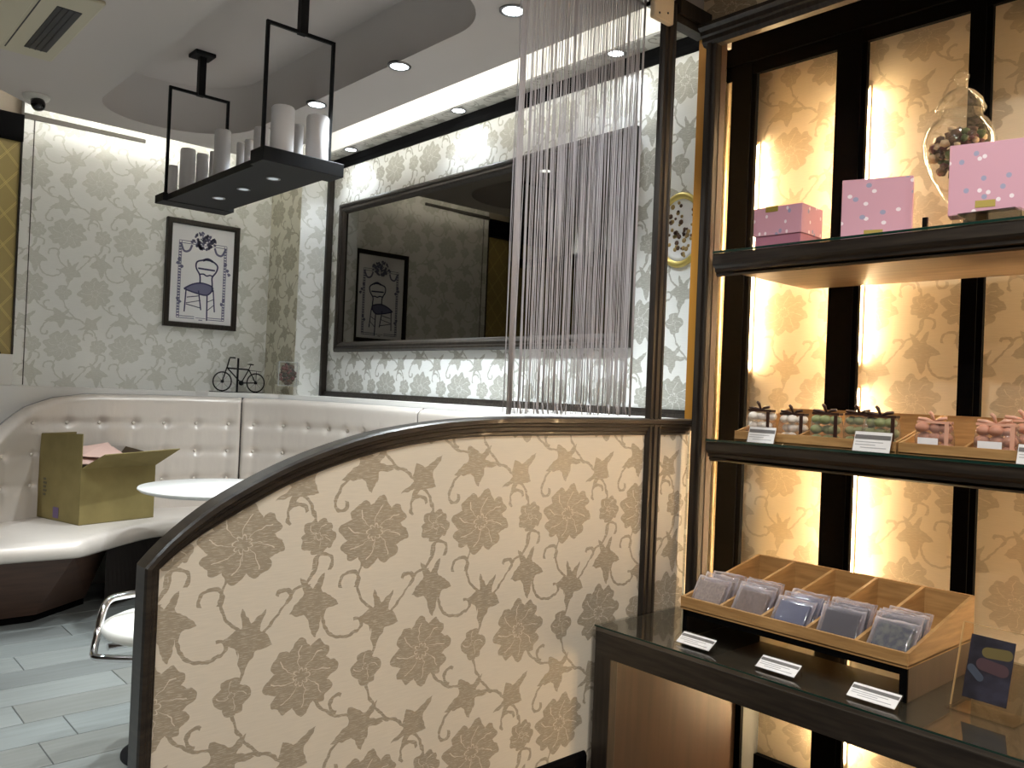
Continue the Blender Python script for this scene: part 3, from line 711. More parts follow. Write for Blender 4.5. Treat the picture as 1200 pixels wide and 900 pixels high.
CD = [(1.568, 4.492, 0.023, 0.153, 'slim low candle at the picture end of the hanging tray'),
      (1.612, 4.408, 0.038, 0.234, 'second candle from the picture end of the hanging tray'),
      (1.685, 4.400, 0.030, 0.223, 'mid height candle behind the second one on the hanging tray'),
      (1.715, 4.310, 0.026, 0.225, 'candle just short of the tallest group on the hanging tray'),
      (1.690, 4.157, 0.040, 0.300, 'tall candle in the middle of the hanging tray'),
      (1.755, 4.075, 0.024, 0.235, 'slim candle beside the tall middle one on the hanging tray'),
      (1.745, 3.962, 0.022, 0.225, 'candle with the ceiling light shining through on the hanging tray'),
      (1.735, 3.800, 0.038, 0.248, 'candle next to the near hanger frame on the hanging tray'),
      (1.637, 3.385, 0.050, 0.203, 'wide tall candle inside the near hanger frame'),
      (1.789, 3.534, 0.022, 0.221, 'slim low candle between the two wide ones in the near hanger frame'),
      (1.815, 3.404, 0.050, 0.211, 'wide candle by the outer bar of the near hanger frame')]
for x, y, r, h, lb in CD: candle(x, y, TZ1+(.026 if y < 3.45 else 0), r, h, lb)

# ================================================================== BANQUETTE
bq = thing('banquette', 'curved pearl leatherette banquette with button tufted back and brown base', 'banquette', (2.0, 5.2, 0))
bpath = catmull([(.55, 4.70), (.80, 5.03), (1.0, 5.27), (1.22, 5.41), (1.5, 5.47), (1.85, 5.475), (2.15, 5.45), (2.38, 5.37), (2.56, 5.22), (2.68, 4.98), (2.735, 4.7), (2.75, 4.3), (2.75, 3.6), (2.75, 2.8), (2.75, 2.12)], 10)
NP = 420
bp, BL = resample(bpath, NP)
def htop(s):   # height of the back along the path (m from the left end)
    x = bp[min(NP-1, max(0, int(s/BL*(NP-1))))].x
    if s > 1.6: return 1.185
    pts = [(.0, .62), (.3, .72), (.55, .82), (.66, .905), (.8, 1.01), (.93, 1.10), (1.08, 1.155), (1.25, 1.18), (1.6, 1.185)]
    for (a, ha), (c, hc) in zip(pts, pts[1:]):
        if a <= s <= c: t = (s-a)/(c-a); return ha+(hc-ha)*t
    return .62
def bnorm(i):
    a = bp[max(0, i-1)]; c = bp[min(NP-1, i+1)]; t = (c-a).normalized(); return Vector((t.y, -t.x))   # towards the seats
def s_of_x(x):
    return min((abs(p.x-x), i) for i, p in enumerate(bp[:NP//2]))[1]*BL/(NP-1)
sA = s_of_x(2.395)
SP = .193; ROWS = [1.008, .828, .648]
seams = [0, sA, sA+1.62, BL]
btn = []
k = 0
while True:
    s = sA-.085-SP*k
    if s < .05: break
    btn.append(s); k += 1
k = 0
while sA+.085+SP*k < BL-.05: btn.append(sA+.085+SP*k); k += 1
def backpanel(s0, s1):
    i0, i1 = int(round(s0/BL*(NP-1))), int(round(s1/BL*(NP-1))); b = MB(); rows = []; zs_n = 44
    for i in range(i0, i1+1):
        s = i*BL/(NP-1); n = bnorm(i); H = htop(s); p = bp[i]; ring_ = []
        e = min(1, min(s-s0, s1-s)/.014); edge = .014*(1-sqrt(max(0, 1-(1-max(0, e))**2)))
        for j in range(zs_n+1):
            z = .44+(H-.035-.44)*j/zs_n; d_ = .0
            for zr in ROWS:
                if zr > H-.05: continue
                g = math.exp(-((z-zr)/.022)**2); near = min(abs(s-q) for q in btn)
                d_ -= g*(.008+.020*math.exp(-(near/.03)**2))
                vert = math.exp(-(near/.014)**2); d_ -= .004*vert*math.exp(-((z-zr)/.09)**2)
            ring_.append((p.x+n.x*(d_-edge), p.y+n.y*(d_-edge), z))
        for a in range(1, 9):
            t = pi*a/8*1.0; ring_.append((p.x+n.x*(-.055+.055*cos(t)-(edge if a < 4 else 0)), p.y+n.y*(-.055+.055*cos(t)-(edge if a < 4 else 0)), H-.035+.035*sin(t)-edge*.5))
        ring_.append((p.x-n.x*.11, p.y-n.y*.11, .44)); rows.append(ring_)
    K = len(rows[0]); vs = [v for r in rows for v in r]; fs = []
    for i in range(len(rows)-1):
        for j in range(K-1): fs.append((i*K+j, (i+1)*K+j, (i+1)*K+j+1, i*K+j+1))
    b.add(vs, fs, True); b.add(rows[0], [tuple(range(K))]); b.add(rows[-1], [tuple(range(K))])
    o = b.build('back_cushion', leather, bq)
    return o
bc = []
for a, c in zip(seams, seams[1:]): bc.append(backpanel(a+.002, c-.002))
bme = MB().lathe([(.0105, -.001), (.0108, .003), (.0085, .007), (.004, .009), (.0005, .0095)], (0, 0, 0), 12).build('button', button_m, bc[0]).data
first = bc[0].children[0]
for s in btn:
    i = int(round(s/BL*(NP-1))); n = bnorm(i); p = bp[i]
    for zr in ROWS:
        if zr > htop(s)-.06: continue
        if s > sA+2.3: continue
        o = first if first else link('button', bme); first = None
        par = bc[0 if s < seams[1] else (1 if s < seams[2] else 2)]
        o.parent = par; o.matrix_parent_inverse = wmat(par).inverted()
        o.location = (p.x-n.x*.0235, p.y-n.y*.0235, zr); o.rotation_euler = Vector((n.x, n.y, 0)).to_track_quat('Z', 'Y').to_euler()
# grey piping at the seam and along the top of the curved arm
for s in seams[1:3]:
    i = int(round(s/BL*(NP-1))); n = bnorm(i); p = bp[i]; MB().tube([(p.x-n.x*.012, p.y-n.y*.012, z) for z in (.45, .8, 1.15)]+[(p.x-n.x*.05, p.y-n.y*.05, 1.184)], .005, 6).build('seam_strip', seam_m, bq)
MB().tube([(bp[i].x-bnorm(i).x*.085, bp[i].y-bnorm(i).y*.085, htop(i*BL/(NP-1))-.004) for i in range(30, NP-5, 4)], .006, 6).build('piping', mat('grey_piping', rgb(150, 148, 146), .5), bq)
lo = [(bp[i].x-bnorm(i).x*.10, bp[i].y-bnorm(i).y*.10) for i in range(0, NP, 6)]
lo = [q for q in lo if q[0] > 2.2]
struct(MB().prism([(-1.2, 5.578), (2.16, 5.578)]+[(x, min(y, 5.575)) for x, y in lo]+[(2.85, 2.168), (3.005, 2.168), (3.005, 5.36), (2.757, 5.36), (2.757, 5.825), (-1.2, 5.825)], 'z', 0, 1.215).build('trim_2', white_m))
fpath = catmull([(.2, 4.60), (.6, 4.585), (.95, 4.57), (1.19, 4.555), (1.245, 4.572), (1.35, 4.665), (1.52, 4.81), (1.72, 4.945), (1.95, 4.985), (2.12, 4.91), (2.23, 4.72), (2.27, 4.45), (2.27, 3.8), (2.27, 3.0), (2.27, 2.12)], 10)
NF = 160
fp = resample(fpath, NF)[0]; bp2 = resample(bpath, NF)[0]
def seat():
    b = MB(); prof_ = [(1.12, .375), (1.12, .462), (.9, .468), (.5, .470), (.15, .466), (.05, .458), (.012, .44), (0, .415), (.006, .385), (.03, .375)]
    rows = []
    for f, q in zip(fp, bp2):
        L_ = (q-f).length; r = []
        for u, z in prof_:
            uu = u if u > .2 else u*.5/max(L_, .3)
            r.append((f.x+(q.x-f.x)*uu, f.y+(q.y-f.y)*uu, z))
        rows.append(r)
    K = len(prof_); vs = [v for r in rows for v in r]
    b.add(vs, [(i*K+j, (i+1)*K+j, (i+1)*K+(j+1) % K, i*K+(j+1) % K) for i in range(NF-1) for j in range(K)], True)
    b.add(rows[0], [tuple(range(K))]); b.add(rows[-1], [tuple(range(K))]); return b.build('seat_cushion', leather, bq)
seat()
def base():
    b = MB(); T = [(.2, 4.625, .378), (1.205, 4.595, .378), (1.50, 5.0, .378), (1.50, 5.4, .378), (.2, 5.0, .378)]; B_ = [(.2, 4.86, .04), (1.10, 4.865, .04), (1.40, 5.1, .04), (1.40, 5.4, .04), (.2, 5.0, .04)]
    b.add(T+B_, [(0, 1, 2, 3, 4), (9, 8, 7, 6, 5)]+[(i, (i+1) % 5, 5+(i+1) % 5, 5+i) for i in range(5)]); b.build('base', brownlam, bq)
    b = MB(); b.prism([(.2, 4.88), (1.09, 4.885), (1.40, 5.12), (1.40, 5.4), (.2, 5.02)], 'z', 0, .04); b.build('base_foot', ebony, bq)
    b = MB(); rows = []
    for f, q in zip(fp, bp2):
        if f.x < 1.36 and f.y > 4.5: continue
        d_ = (q-f).normalized(); a = f+d_*.10; c = f+d_*.30
        rows.append([(a.x, a.y, .378), (c.x, c.y, 0), (q.x, q.y, 0), (q.x, q.y, .378)])
    K = 4; vs = [v for r in rows for v in r]
    b.add(vs, [(i*K+j, (i+1)*K+j, (i+1)*K+(j+1) % K, i*K+(j+1) % K) for i in range(len(rows)-1) for j in range(K)], False); return b.build('recessed_base', mat('brown_black_laminate', rgb(34, 27, 24), .6), bq)  # same brown laminate; its shade is painted in as a darker colour
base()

# ================================================================== THINGS IN THE DINING ROOM
# round table
tcx, tcy, tr = 1.86, 4.44, .40
tb = thing('round_table', 'round white pedestal table in front of the curved banquette', 'table', (tcx, tcy, 0))
MB().lathe([(.0005, .690), (tr-.05, .690), (tr-.015, .700), (tr, .712), (tr-.003, .720), (.0005, .720)], (tcx, tcy, 0), 64).build('table_top', white_m, tb)
MB().lathe([(.035, .02), (.035, .66), (.12, .69)], (tcx, tcy, 0), 24).build('stem', steel, tb)
MB().lathe([(.0005, 0), (.23, 0), (.23, .012), (.04, .03), (.0005, .03)], (tcx, tcy, 0), 40).build('base', steel, tb)
# chair
ccx, ccy = 1.088, 2.985
ch = thing('stool', 'low-backed chrome tube stool with round white padded seat behind the partition', 'stool', (ccx, ccy, 0))
MB().lathe([(.0005, .40), (.17, .40), (.195, .412), (.207, .43), (.200, .448), (.17, .462), (.08, .468), (.0005, .469)], (ccx, ccy, 0), 40).build('seat', leatherw, ch)
pts = []
for sx in (1,): pass
rail = catmull([(-.02, -.196, .378), (-.13, -.192, .375), (-.19, -.175, .372), (-.210, -.145, .385), (-.213, -.12, .43), (-.212, -.09, .51), (-.205, -.05, .546), (-.17, .0, .552), (-.1, .06, .553), (.0, .1, .553), (.1, .06, .553), (.17, .0, .552), (.205, -.05, .546), (.212, -.09, .51), (.213, -.12, .43), (.210, -.145, .385), (.19, -.175, .372), (.13, -.192, .375), (.02, -.196, .378)], 6)
Mz = Matrix.Rotation(radians(-42), 4, 'Z')
MB().tube([(Mz @ Vector((p[0]*.88, p[1]*.90, p[2]-.012 if p[2] < .45 else p[2]-.024))) + Vector((ccx, ccy, 0)) for p in rail], .0125, 12, closed=True).build('tube_rail', chrome, ch)
b = MB()
for a in (0, pi/2): 
    dd = Vector((cos(a), sin(a), 0))*.19; b.tube([(ccx-dd.x, ccy-dd.y, .385), (ccx+dd.x, ccy+dd.y, .385)], .012, 8)
b.build('seat_support', chrome, ch)
MB().lathe([(.03, .015), (.03, .40)], (ccx, ccy-.02, 0), 20).build('pedestal', chrome, ch)
MB().lathe([(.0005, 0), (.14, 0), (.14, .010), (.035, .025), (.0005, .025)], (ccx, ccy-.04, 0), 40).build('base', iron, ch)

# carton
cb = thing('cardboard_box', 'open olive cardboard carton with tissue paper standing on the banquette seat', 'box', (1.45, 5.2, .47))
A = Vector((1.318, 4.976)); ex = Vector((.439, .124)); ey = Vector((-.112, .43)); TH = .005
def cp(u, v, z): q = A+ex*u+ey*v; return (q.x, q.y, z)
def sheet(b, pts, t):
    pts = [Vector(p) for p in pts]; n = (pts[1]-pts[0]).cross(pts[-1]-pts[0]).normalized()*t; k = len(pts)
    b.add(list(pts)+[p+n for p in pts], [tuple(range(k-1, -1, -1)), tuple(range(k, 2*k))]+[(i, (i+1) % k, k+(i+1) % k, k+i) for i in range(k)])
z0, z1 = .4685, .778
b = MB()
sheet(b, [cp(0, 0, z0), cp(1, 0, z0), cp(1, 1, z0), cp(0, 1, z0)], TH)
sheet(b, [cp(0, 0, z0), cp(1, 0, z0), cp(1, 0, z1), cp(0, 0, z1)], -TH); sheet(b, [cp(1, 0, z0), cp(1, 1, z0), cp(1, 1, z1), cp(1, 0, z1)], -TH)
sheet(b, [cp(0, 1, z0), cp(1, 1, z0), cp(1, 1, z1), cp(0, 1, z1)], TH); sheet(b, [cp(0, 0, z0), cp(0, 1, z0), cp(0, 1, z1), cp(0, 0, z1)], TH)
b.build('body', carton, cb)
b = MB(); sheet(b, [cp(0, 0, z1), cp(0, 1, z1), cp(.01, .99, .948), cp(.005, .01, .972)], TH); b.build('flap', carton, cb)
b = MB(); sheet(b, [cp(0, 1, z1), cp(1, 1, z1), cp(.88, 1.0, .958), cp(.02, 1.0, .95)], TH); b.build('flap', carton, cb)
b = MB(); sheet(b, [cp(0, 0, z1), cp(1, 0, z1), cp(1.15, -.30, .880), cp(.10, -.34, .865)], -TH); b.build('flap', carton, cb)
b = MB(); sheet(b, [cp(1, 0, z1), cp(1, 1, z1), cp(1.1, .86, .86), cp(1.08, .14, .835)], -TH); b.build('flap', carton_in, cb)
b = MB()
sheet(b, [cp(.06, .1, .80), cp(.8, .12, .79), cp(.75, .6, .87), cp(.1, .62, .885)], .004); sheet(b, [cp(.1, .2, .84), cp(.55, .05, .82), cp(.62, .5, .90), cp(.16, .55, .87)], .004)
b.build('tissue', pinkpaper, cb)
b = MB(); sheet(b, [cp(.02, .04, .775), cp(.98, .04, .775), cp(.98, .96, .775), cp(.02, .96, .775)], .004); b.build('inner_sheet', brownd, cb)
b = MB(); sheet(b, [cp(-.004, .60, .485), cp(-.004, .47, .485), cp(-.004, .47, .545), cp(-.004, .60, .545)], .001); b.build('label', purple, cb)
b = MB()
for k in range(5): sheet(b, [cp(-.004, .86, .60+.022*k), cp(-.004, .80-.02*(k % 2), .60+.022*k), cp(-.004, .80-.02*(k % 2), .612+.022*k), cp(-.004, .86, .612+.022*k)], .001)
b.build('stamp', mat('carton_ink', rgb(84, 78, 58), .8), cb)

# bicycle ornament on the ledge (a bookend)
LZ = 1.215
def ledgex(px):    # world x on the ledge line y = 5.72 for a pixel column, measured once from the photograph
    return px
bi = thing('bicycle_ornament', 'small black wire bicycle ornament with upright bar on the ledge', 'ornament', (2.50, 5.70, LZ))
BY = 5.70; s_ = .0021
x0b = 2.318
BS = 1.17
def bq_(u, v): return (x0b+u*BS, BY, LZ+.004+v*BS)
wr = .056
w1 = (.062, wr+.005); w2 = (.272, wr+.003)
def wheel(c, name):
    b = MB(); b.tube([bq_(c[0]+wr*cos(2*pi*k/28), c[1]+wr*sin(2*pi*k/28)) for k in range(28)],   .0048, 6, closed=True); o = b.build(name, iron, bi)
    b = MB()
    for k in range(8): b.tube([bq_(*c), bq_(c[0]+wr*cos(2*pi*k/8), c[1]+wr*sin(2*pi*k/8))], .0008, 4)
    b.build('spokes', iron, o)
    MB().lathe([(.0005, -.005), (.011, -.005), (.011, .005), (.0005, .005)], bq_(*c), 14, Matrix.Rotation(pi/2, 4, 'X')).build('hub', iron, o)
wheel(w1, 'wheel'); wheel(w2, 'wheel')
b = MB()
hd = (.090, .142); st_ = (.225, .138); bbk = (.180, .055)
for a, c, r in ((hd, st_, .0052), (hd, bbk, .0045), (st_, bbk, .0042), (bbk, w2, .0042), (st_, w2, .0042), ((.088, .150), w1, .0045)): b.tube([bq_(*a), bq_(*c)], r, 6)
b.build('frame', iron, bi)
MB().tube([bq_(.088, .145), bq_(.100, .195), bq_(.104, .205), bq_(.128, .206), bq_(.138, .204)], .0048, 6).build('handlebar', iron, bi)
b = MB(); b.tube([bq_(*st_), bq_(.236, .168)], .0028, 6); b.tube([bq_(.214, .170), bq_(.236, .171), bq_(.254, .169)], [.002, .005, .004], 6); b.build('saddle', iron, bi)
b = MB(); b.tube([bq_(.228, .134), bq_(.305, .129)], .0018, 6); b.tube([bq_(.275, .130), bq_(.273, .06)], .0018, 6); b.build('rear_rack', iron, bi)
MB().lathe([(.0005, -.005), (.017, -.005), (.017, .005), (.0005, .005)], bq_(*bbk), 16, Matrix.Rotation(pi/2, 4, 'X')).build('chainring', iron, bi)
MB().box(x0b+.176, x0b+.187, BY-.006, BY+.004, LZ, LZ+.243).build('upright_bar', iron, bi)
MB().box(x0b-.012, x0b+.365, BY-.035, BY+.02, LZ, LZ+.005).build('base_plate', iron, bi)

# small clear box with dried flowers on the ledge
gb = thing('flower_jar', 'small clear square jar of brown dried flowers beside the bicycle ornament', 'jar', (2.672, 5.285, LZ))
gx, gy = 2.672, 5.285
LJ = LZ+.058
MB().box(gx-.068, gx+.068, gy-.04, gy+.04, LJ+.008, LJ+.165, .006).build('glass_body', glass, gb)
MB().box(gx-.060, gx+.060, gy-.036, gy+.036, LZ, LJ+.008, .003).build('clear_riser', acrylic, gb)
MB().lathe([(.02, LJ+.165), (.024, LJ+.175), (.012, LJ+.182), (.014, LJ+.195), (.0005, LJ+.205)], (gx, gy, 0), 16).build('lid_knob', glass, gb)
def blobs(name, cx, cy, cz, rx, ry, rz, n, rmin, rmax, mats, parent, seed):
    r_ = random.Random(seed); bs = [MB() for _ in mats]
    for k in range(n):
        while True:
            a, bq2, c = r_.uniform(-1, 1), r_.uniform(-1, 1), r_.uniform(-1, 1)
            if a*a+bq2*bq2+c*c < 1: break
        bm = bmesh.new(); bmesh.ops.create_icosphere(bm, subdivisions=1, radius=r_.uniform(rmin, rmax))
        for v in bm.verts: v.co = Vector((v.co.x*r_.uniform(.7, 1.2), v.co.y*r_.uniform(.7, 1.2), v.co.z*r_.uniform(.6, 1.1)))
        bs[k % len(mats)].bm(bm, Matrix.Translation((cx+a*rx, cy+bq2*ry, cz+c*rz)), True)
    for b, (nm, mm) in zip(bs, mats): o = b.build(nm, mm, parent); o['kind'] = 'stuff'
blobs('f', gx, gy, LJ+.088, .058, .028, .070, 130, .011, .020, [('brown_dried_petals', brownd), ('dark_dried_petals', mat('dried_umber', rgb(62, 44, 36), .8)), ('red_dried_petals', berry), ('black_dried_petals', mat('dried_black', rgb(40, 32, 28), .8))], gb, 4)
b = MB(); frame_ring(b, 'y', gy-.002, gx-.070, gx+.070, LJ+.004, LJ+.170, [(0, 0), (0, .003), (.006, .003), (.006, 0)]); b.build('front_edge', mat('clear_edge_grey', rgb(170, 174, 176), .3), gb)

# white box at the foot of the gold panel
wb = thing('white_box', 'plain white box with a dark twig on top below the gold lattice panel', 'box', (1.0, 5.74, LZ))
MB().box(.8, 1.105, 5.68, 5.79, LZ, 1.40, .004).build('body', white_m, wb)
MB().tube([(.99, 5.70, 1.398), (1.01, 5.70, 1.42), (1.03, 5.70, 1.425), (1.04, 5.70, 1.40)], .005, 6).build('twig', iron, wb)

# ================================================================== STRING CURTAIN
cu = thing('string_curtain', 'hanging grey string curtain above the partition beside the dark post', 'curtain', (2.07, 2.0, 1.23))
MB().box(1.755, 2.395, 1.995, 2.02, CZ-.02, CZ+.0, .003).build('rail', white_m, cu)
b = MB(); rs = random.Random(11)
NS = 210
for k in range(NS):
    x = 1.772+.60*(k+rs.uniform(-.75, .75))/NS; yy = 2.008+rs.uniform(-.012, .012)
    zb = 1.232+rs.uniform(-.004, .05)*(1 if rs.random() > .3 else .2); ph = rs.uniform(0, 6.28); am = rs.uniform(.0005, .0025); r = rs.uniform(.0009, .0015)
    dx = rs.uniform(-.006, .006); pts = []
    for j in range(11):
        t = j/10; pts.append((x+dx*t+am*sin(ph+9*t), yy+am*cos(ph*2+7*t), CZ-.015+(zb-CZ+.015)*t))
    b.tube(pts, r, 4)
for x in (1.772, 1.778, 1.785, 2.372, 2.378): b.tube([(x, 2.0, CZ-.015), (x, 2.0, 2.0), (x+.001, 1.998, 1.228)], .0022, 6)
o = b.build('strings', linen, cu); o['kind'] = 'stuff'
b = MB()
for k in range(26):
    x = 1.775+.6*rs.random(); z = 1.228; 
    b.tube([(x, 1.99, 1.27), (x+rs.uniform(-.006, .006), 1.985, 1.232)], [.0009, .0022], 5)
o = b.build('tassel_ends', linen, cu); o['kind'] = 'stuff'

# ================================================================== UPPER SHELF
def pink_mat():
    m = bpy.data.materials.new('pink_dotted_board'); m.use_nodes = True; nt = m.node_tree; G = NG(nt); b = nt.nodes['Principled BSDF']; L = nt.links.new
    g = nt.nodes.new('ShaderNodeNewGeometry'); cur = None
    colr = None
    base = rgb(214, 162, 178)
    prev = None
    for i, (sc_, c) in enumerate(((19, rgb(246, 232, 236)), (16, rgb(160, 160, 186)))):
        v = nt.nodes.new('ShaderNodeTexVoronoi'); v.inputs['Scale'].default_value = sc_
        v.voronoi_dimensions = '2D'
        cb_ = nt.nodes.new('ShaderNodeCombineXYZ'); L(G.m('ADD', G.vm('DOT_PRODUCT', g.outputs['Position'], (.9, 1, 0)), i*3.37), cb_.inputs[0]); L(G.m('MULTIPLY_ADD', G.vm('DOT_PRODUCT', g.outputs['Position'], (0, 0, 1)), .7, i*1.73), cb_.inputs[1])
        L(cb_.outputs[0], v.inputs['Vector'])
        k = G.m('LESS_THAN', v.outputs['Distance'], .09)
        mx = nt.nodes.new('ShaderNodeMix'); mx.data_type = 'RGBA'; mx.inputs[7].default_value = c
        if prev is None: mx.inputs[6].default_value = base
        else: L(prev, mx.inputs[6])
        L(k, mx.inputs[0]); prev = mx.outputs[2]
    L(prev, b.inputs['Base Color']); b.inputs['Roughness'].default_value = .5; return m
pink = pink_mat()
gold_lab = mat('gold_label', rgb(170, 150, 70), .4, metal=.3)
S1 = SZ1
def rotbox(name, cx, cy, z0, z1, wx, wy, ang, material, parent, bev=.002):
    b = MB().box(-wx/2, wx/2, -wy/2, wy/2, 0, z1-z0, bev); M = Matrix.Translation((cx, cy, z0)) @ Matrix.Rotation(ang, 4, 'Z'); b.v = [tuple(M @ Vector(v)) for v in b.v]; return b.build(name, material, parent)
pb = thing('pink_box', 'low wide pink dotted gift box with lid at the end of the upper shelf', 'gift box', (2.86, 1.66, S1), 0, 'pink gift boxes')
rotbox('tray', 2.88, 1.68, S1, S1+.11, .155, .185, radians(2), mat('pink_inner', rgb(176, 116, 136), .5), pb)
rotbox('lid', 2.88, 1.68, S1+.07, S1+.178, .165, .195, radians(2), pink, pb)
rotbox('label', 2.797, 1.70, S1+.158, S1+.1785, .004, .05, radians(2), gold_lab, pb, 0)
pb = thing('pink_box', 'square pink dotted gift box standing upright in the middle of the upper shelf', 'gift box', (2.84, 1.33, S1), 0, 'pink gift boxes')
rotbox('body', 2.855, 1.327, S1, S1+.228, .07, .225, radians(21), pink, pb)
rotbox('label', 2.821, 1.322, S1+.03, S1+.05, .004, .06, radians(21), gold_lab, pb, 0)
st = thing('acrylic_stand', 'low clear acrylic stand under the largest pink gift box', 'stand', (2.84, .93, S1))
MB().box(2.72, 2.92, .80, 1.13, S1+.0, S1+.008, .001).build('base', acrylic, st); MB().box(2.72, 2.92, .84, 1.03, S1+.012, S1+.046, .002).build('block', acrylic, st)
MB().box(2.725, 2.735, 1.105, 1.12, S1+.008, S1+.05).build('corner_peg', lens_m, st); MB().box(2.74, 2.90, .86, 1.02, S1+.0465, S1+.052).build('dark_pad', lens_m, st)
MB().box(2.74, 2.91, .87, 1.01, S1+.0075, S1+.0125).build('dark_foot', lens_m, st)
pb = thing('pink_box', 'largest pink dotted gift box with gold label raised on a clear stand', 'gift box', (2.84, .95, S1+.052), 0, 'pink gift boxes')
rotbox('body', 2.825, .945, S1+.0525, S1+.275, .07, .25, radians(14), pink, pb)
rotbox('label', 2.786, .958, S1+.072, S1+.094, .004, .055, radians(14), gold_lab, pb, 0)
jr = thing('glass_jar', 'tall glass apothecary jar of dried flowers with knobbed lid on the upper shelf', 'jar', (2.98, 1.105, S1))
jx, jy = 2.98, 1.112
jp = [(.055, 0), (.055, .006), (.02, .018), (.013, .05), (.013, .10), (.02, .125), (.05, .17), (.085, .235), (.107, .30), (.112, .345), (.104, .385), (.085, .415), (.068, .428), (.066, .45)]
MB().lathe(jp, (jx, jy, S1), 40).build('glass_body', glass, jr)
MB().lathe([(.075, .452), (.078, .458), (.070, .475), (.066, .49), (.045, .515), (.018, .53), (.010, .54), (.013, .548), (.022, .558), (.024, .572), (.016, .586), (.0005, .592)], (jx, jy, S1), 36).build('lid', glass, jr)
blobs('f', jx, jy, S1+.315, .088, .088, .085, 210, .010, .020, [('dried_berries', berry), ('dried_brown_petals', brownd), ('dried_leaves', leafd), ('pale_petals', palep), ('dark_berries', brownd)], jr, 8)

# ================================================================== MIDDLE SHELF
S2 = SZ2
def tray(x0, x1, ys, z, hf, hb, label, parentcat='tray'):
    """ys: list of partition positions from one end to the other (descending y); front height hf, back height hb"""
    t = thing('wooden_tray', label, 'tray', ((x0+x1)/2, (ys[0]+ys[-1])/2, z)); th = .008
    y0, y1 = ys[-1], ys[0]
    MB().box(x0, x1, y0, y1, z, z+.006).build('bottom', oak, t)
    MB().box(x0, x0+th, y0, y1, z, z+hf, .001).build('front_rail', oak, t); MB().box(x1-th, x1, y0, y1, z, z+hb, .001).build('back_rail', oak, t)
    for i, yy in enumerate(ys):
        a = yy-th if i == 0 else (yy if i == len(ys)-1 else yy-th/2)
        MB().prism([(x0+th, z+.005), (x0+th, z+hf-.001), (x1-th, z+hb-.001), (x1-th, z+.005)], 'y', a, a+th).build('side_wall' if i in (0, len(ys)-1) else 'divider', oak, t)
    return t
tray(2.675, 3.05, [1.745, 1.492, 1.155], S2, .036, .125, 'pale wooden tray holding white and green bagged sweets on the middle shelf')
tray(2.675, 3.05, [1.148, .955, .78], S2, .036, .125, 'pale wooden tray holding pink bagged sweets on the middle shelf')
def bag(x, y, ang, wd, ht, dp, sweets, rib, label, n=9, seed=1, lab=False):
    t = thing('sweet_bag', label, 'bag', (x, y, S2+.006), 0, 'bagged sweets on the middle shelf')
    M = Matrix.Translation((x, y, S2+.006)) @ Matrix.Rotation(ang, 4, 'Z'); r_ = random.Random(seed)
    # pouch: rounded bottom, gathered top with a fluted edge
    K = 28; prof_ = [(.55, .0), (.9, .004), (1, .02), (1.0, ht*.5), (.96, ht*.75), (.9, ht*.9), (.93, ht)]
    vs = []; fs = []
    for q, (s, z) in enumerate(prof_):
        for k in range(K):
            a = 2*pi*k/K; cx_ = abs(cos(a))**.5*(1 if cos(a) > 0 else -1); sy_ = abs(sin(a))**.5*(1 if sin(a) > 0 else -1)
            fl = 1+(.05*sin(9*a+seed) if q >= 5 else .02*sin(5*a+q)); dd = dp*(1 if q < 4 else (.8 if q == 4 else .45))
            vs.append(tuple(M @ Vector((dd/2*cx_*s*fl, wd/2*sy_*s*fl, z+(.004*sin(7*a) if q == 6 else 0)))))
    for q in range(len(prof_)-1):
        for k in range(K): fs.append((q*K+k, q*K+(k+1) % K, (q+1)*K+(k+1) % K, (q+1)*K+k))
    b = MB(); b.add(vs, fs, True); b.add(vs[:K], [tuple(range(K))]); b.build('wrapper', film2, t)
    me = None
    for k in range(n):
        cx_, cy_, cz_ = r_.uniform(-.24, .24)*dp, r_.uniform(-.36, .36)*wd, .02+(ht*.62)*((k//3)/max(1, (n-1)//3)) 
        p = M @ Vector((cx_, (-.3+.3*(k % 3))*wd*.95+r_.uniform(-.003, .003), cz_))
        if me is None:
            bm = bmesh.new(); bmesh.ops.create_icosphere(bm, subdivisions=2, radius=min(wd*.19, .021)); mb = MB().bm(bm, None, True); o = mb.build('sweet', sweets, t); me = o.data
        else: o = link('sweet', me, t)
        o.location = p; o.scale = (1, 1.05, .82)
    # ribbon band down one side, and a bow on top
    b = MB(); w2_ = .006
    yv = -wd*.42
    b.box(-dp/2-.002, -dp/2+.001, yv-w2_, yv+w2_, .004, ht*.96)
    b.box(-dp*.25, dp*.25, -wd*.45, wd*.45, ht-.004, ht+.004)
    b.v = [tuple(M @ Vector(v)) for v in b.v]
    for sg, L_, h_ in ((1, .35, .010), (-1, .3, .014), (.5, .2, .032)):
        b.tube([M @ Vector((-.005, 0, ht+.002)), M @ Vector((-.012, sg*wd*L_*.6, ht+h_*.8)), M @ Vector((-.012, sg*wd*L_*1.2, ht+h_))], [.003, .006, .005], 6)
    b.build('ribbon', rib, t)
    if lab:
        b = MB(); b.box(-dp/2-.003, -dp/2-.0015, -wd*.2, wd*.35, .008, ht*.5); b.v = [tuple(M @ Vector(v)) for v in b.v]; b.build('label', card_m, t)
bag(2.735, 1.672, 0, .105, .108, .06, cream_m, ribbon_b, 'clear bag of white sweets with brown bow at the tray end', 9, 1)
bag(2.745, 1.548, 0, .105, .10, .06, cream_m, ribbon_b, 'clear bag of white sweets with brown bow beside the tray divider', 9, 2)
bag(2.73, 1.415, 0, .108, .108, .06, green_m, ribbon_b, 'clear bag of green sweets beside the white sweets', 9, 3)
bag(2.80, 1.335, .2, .10, .11, .055, green_m, ribbon_b, 'clear bag of green sweets set behind two others', 9, 4)
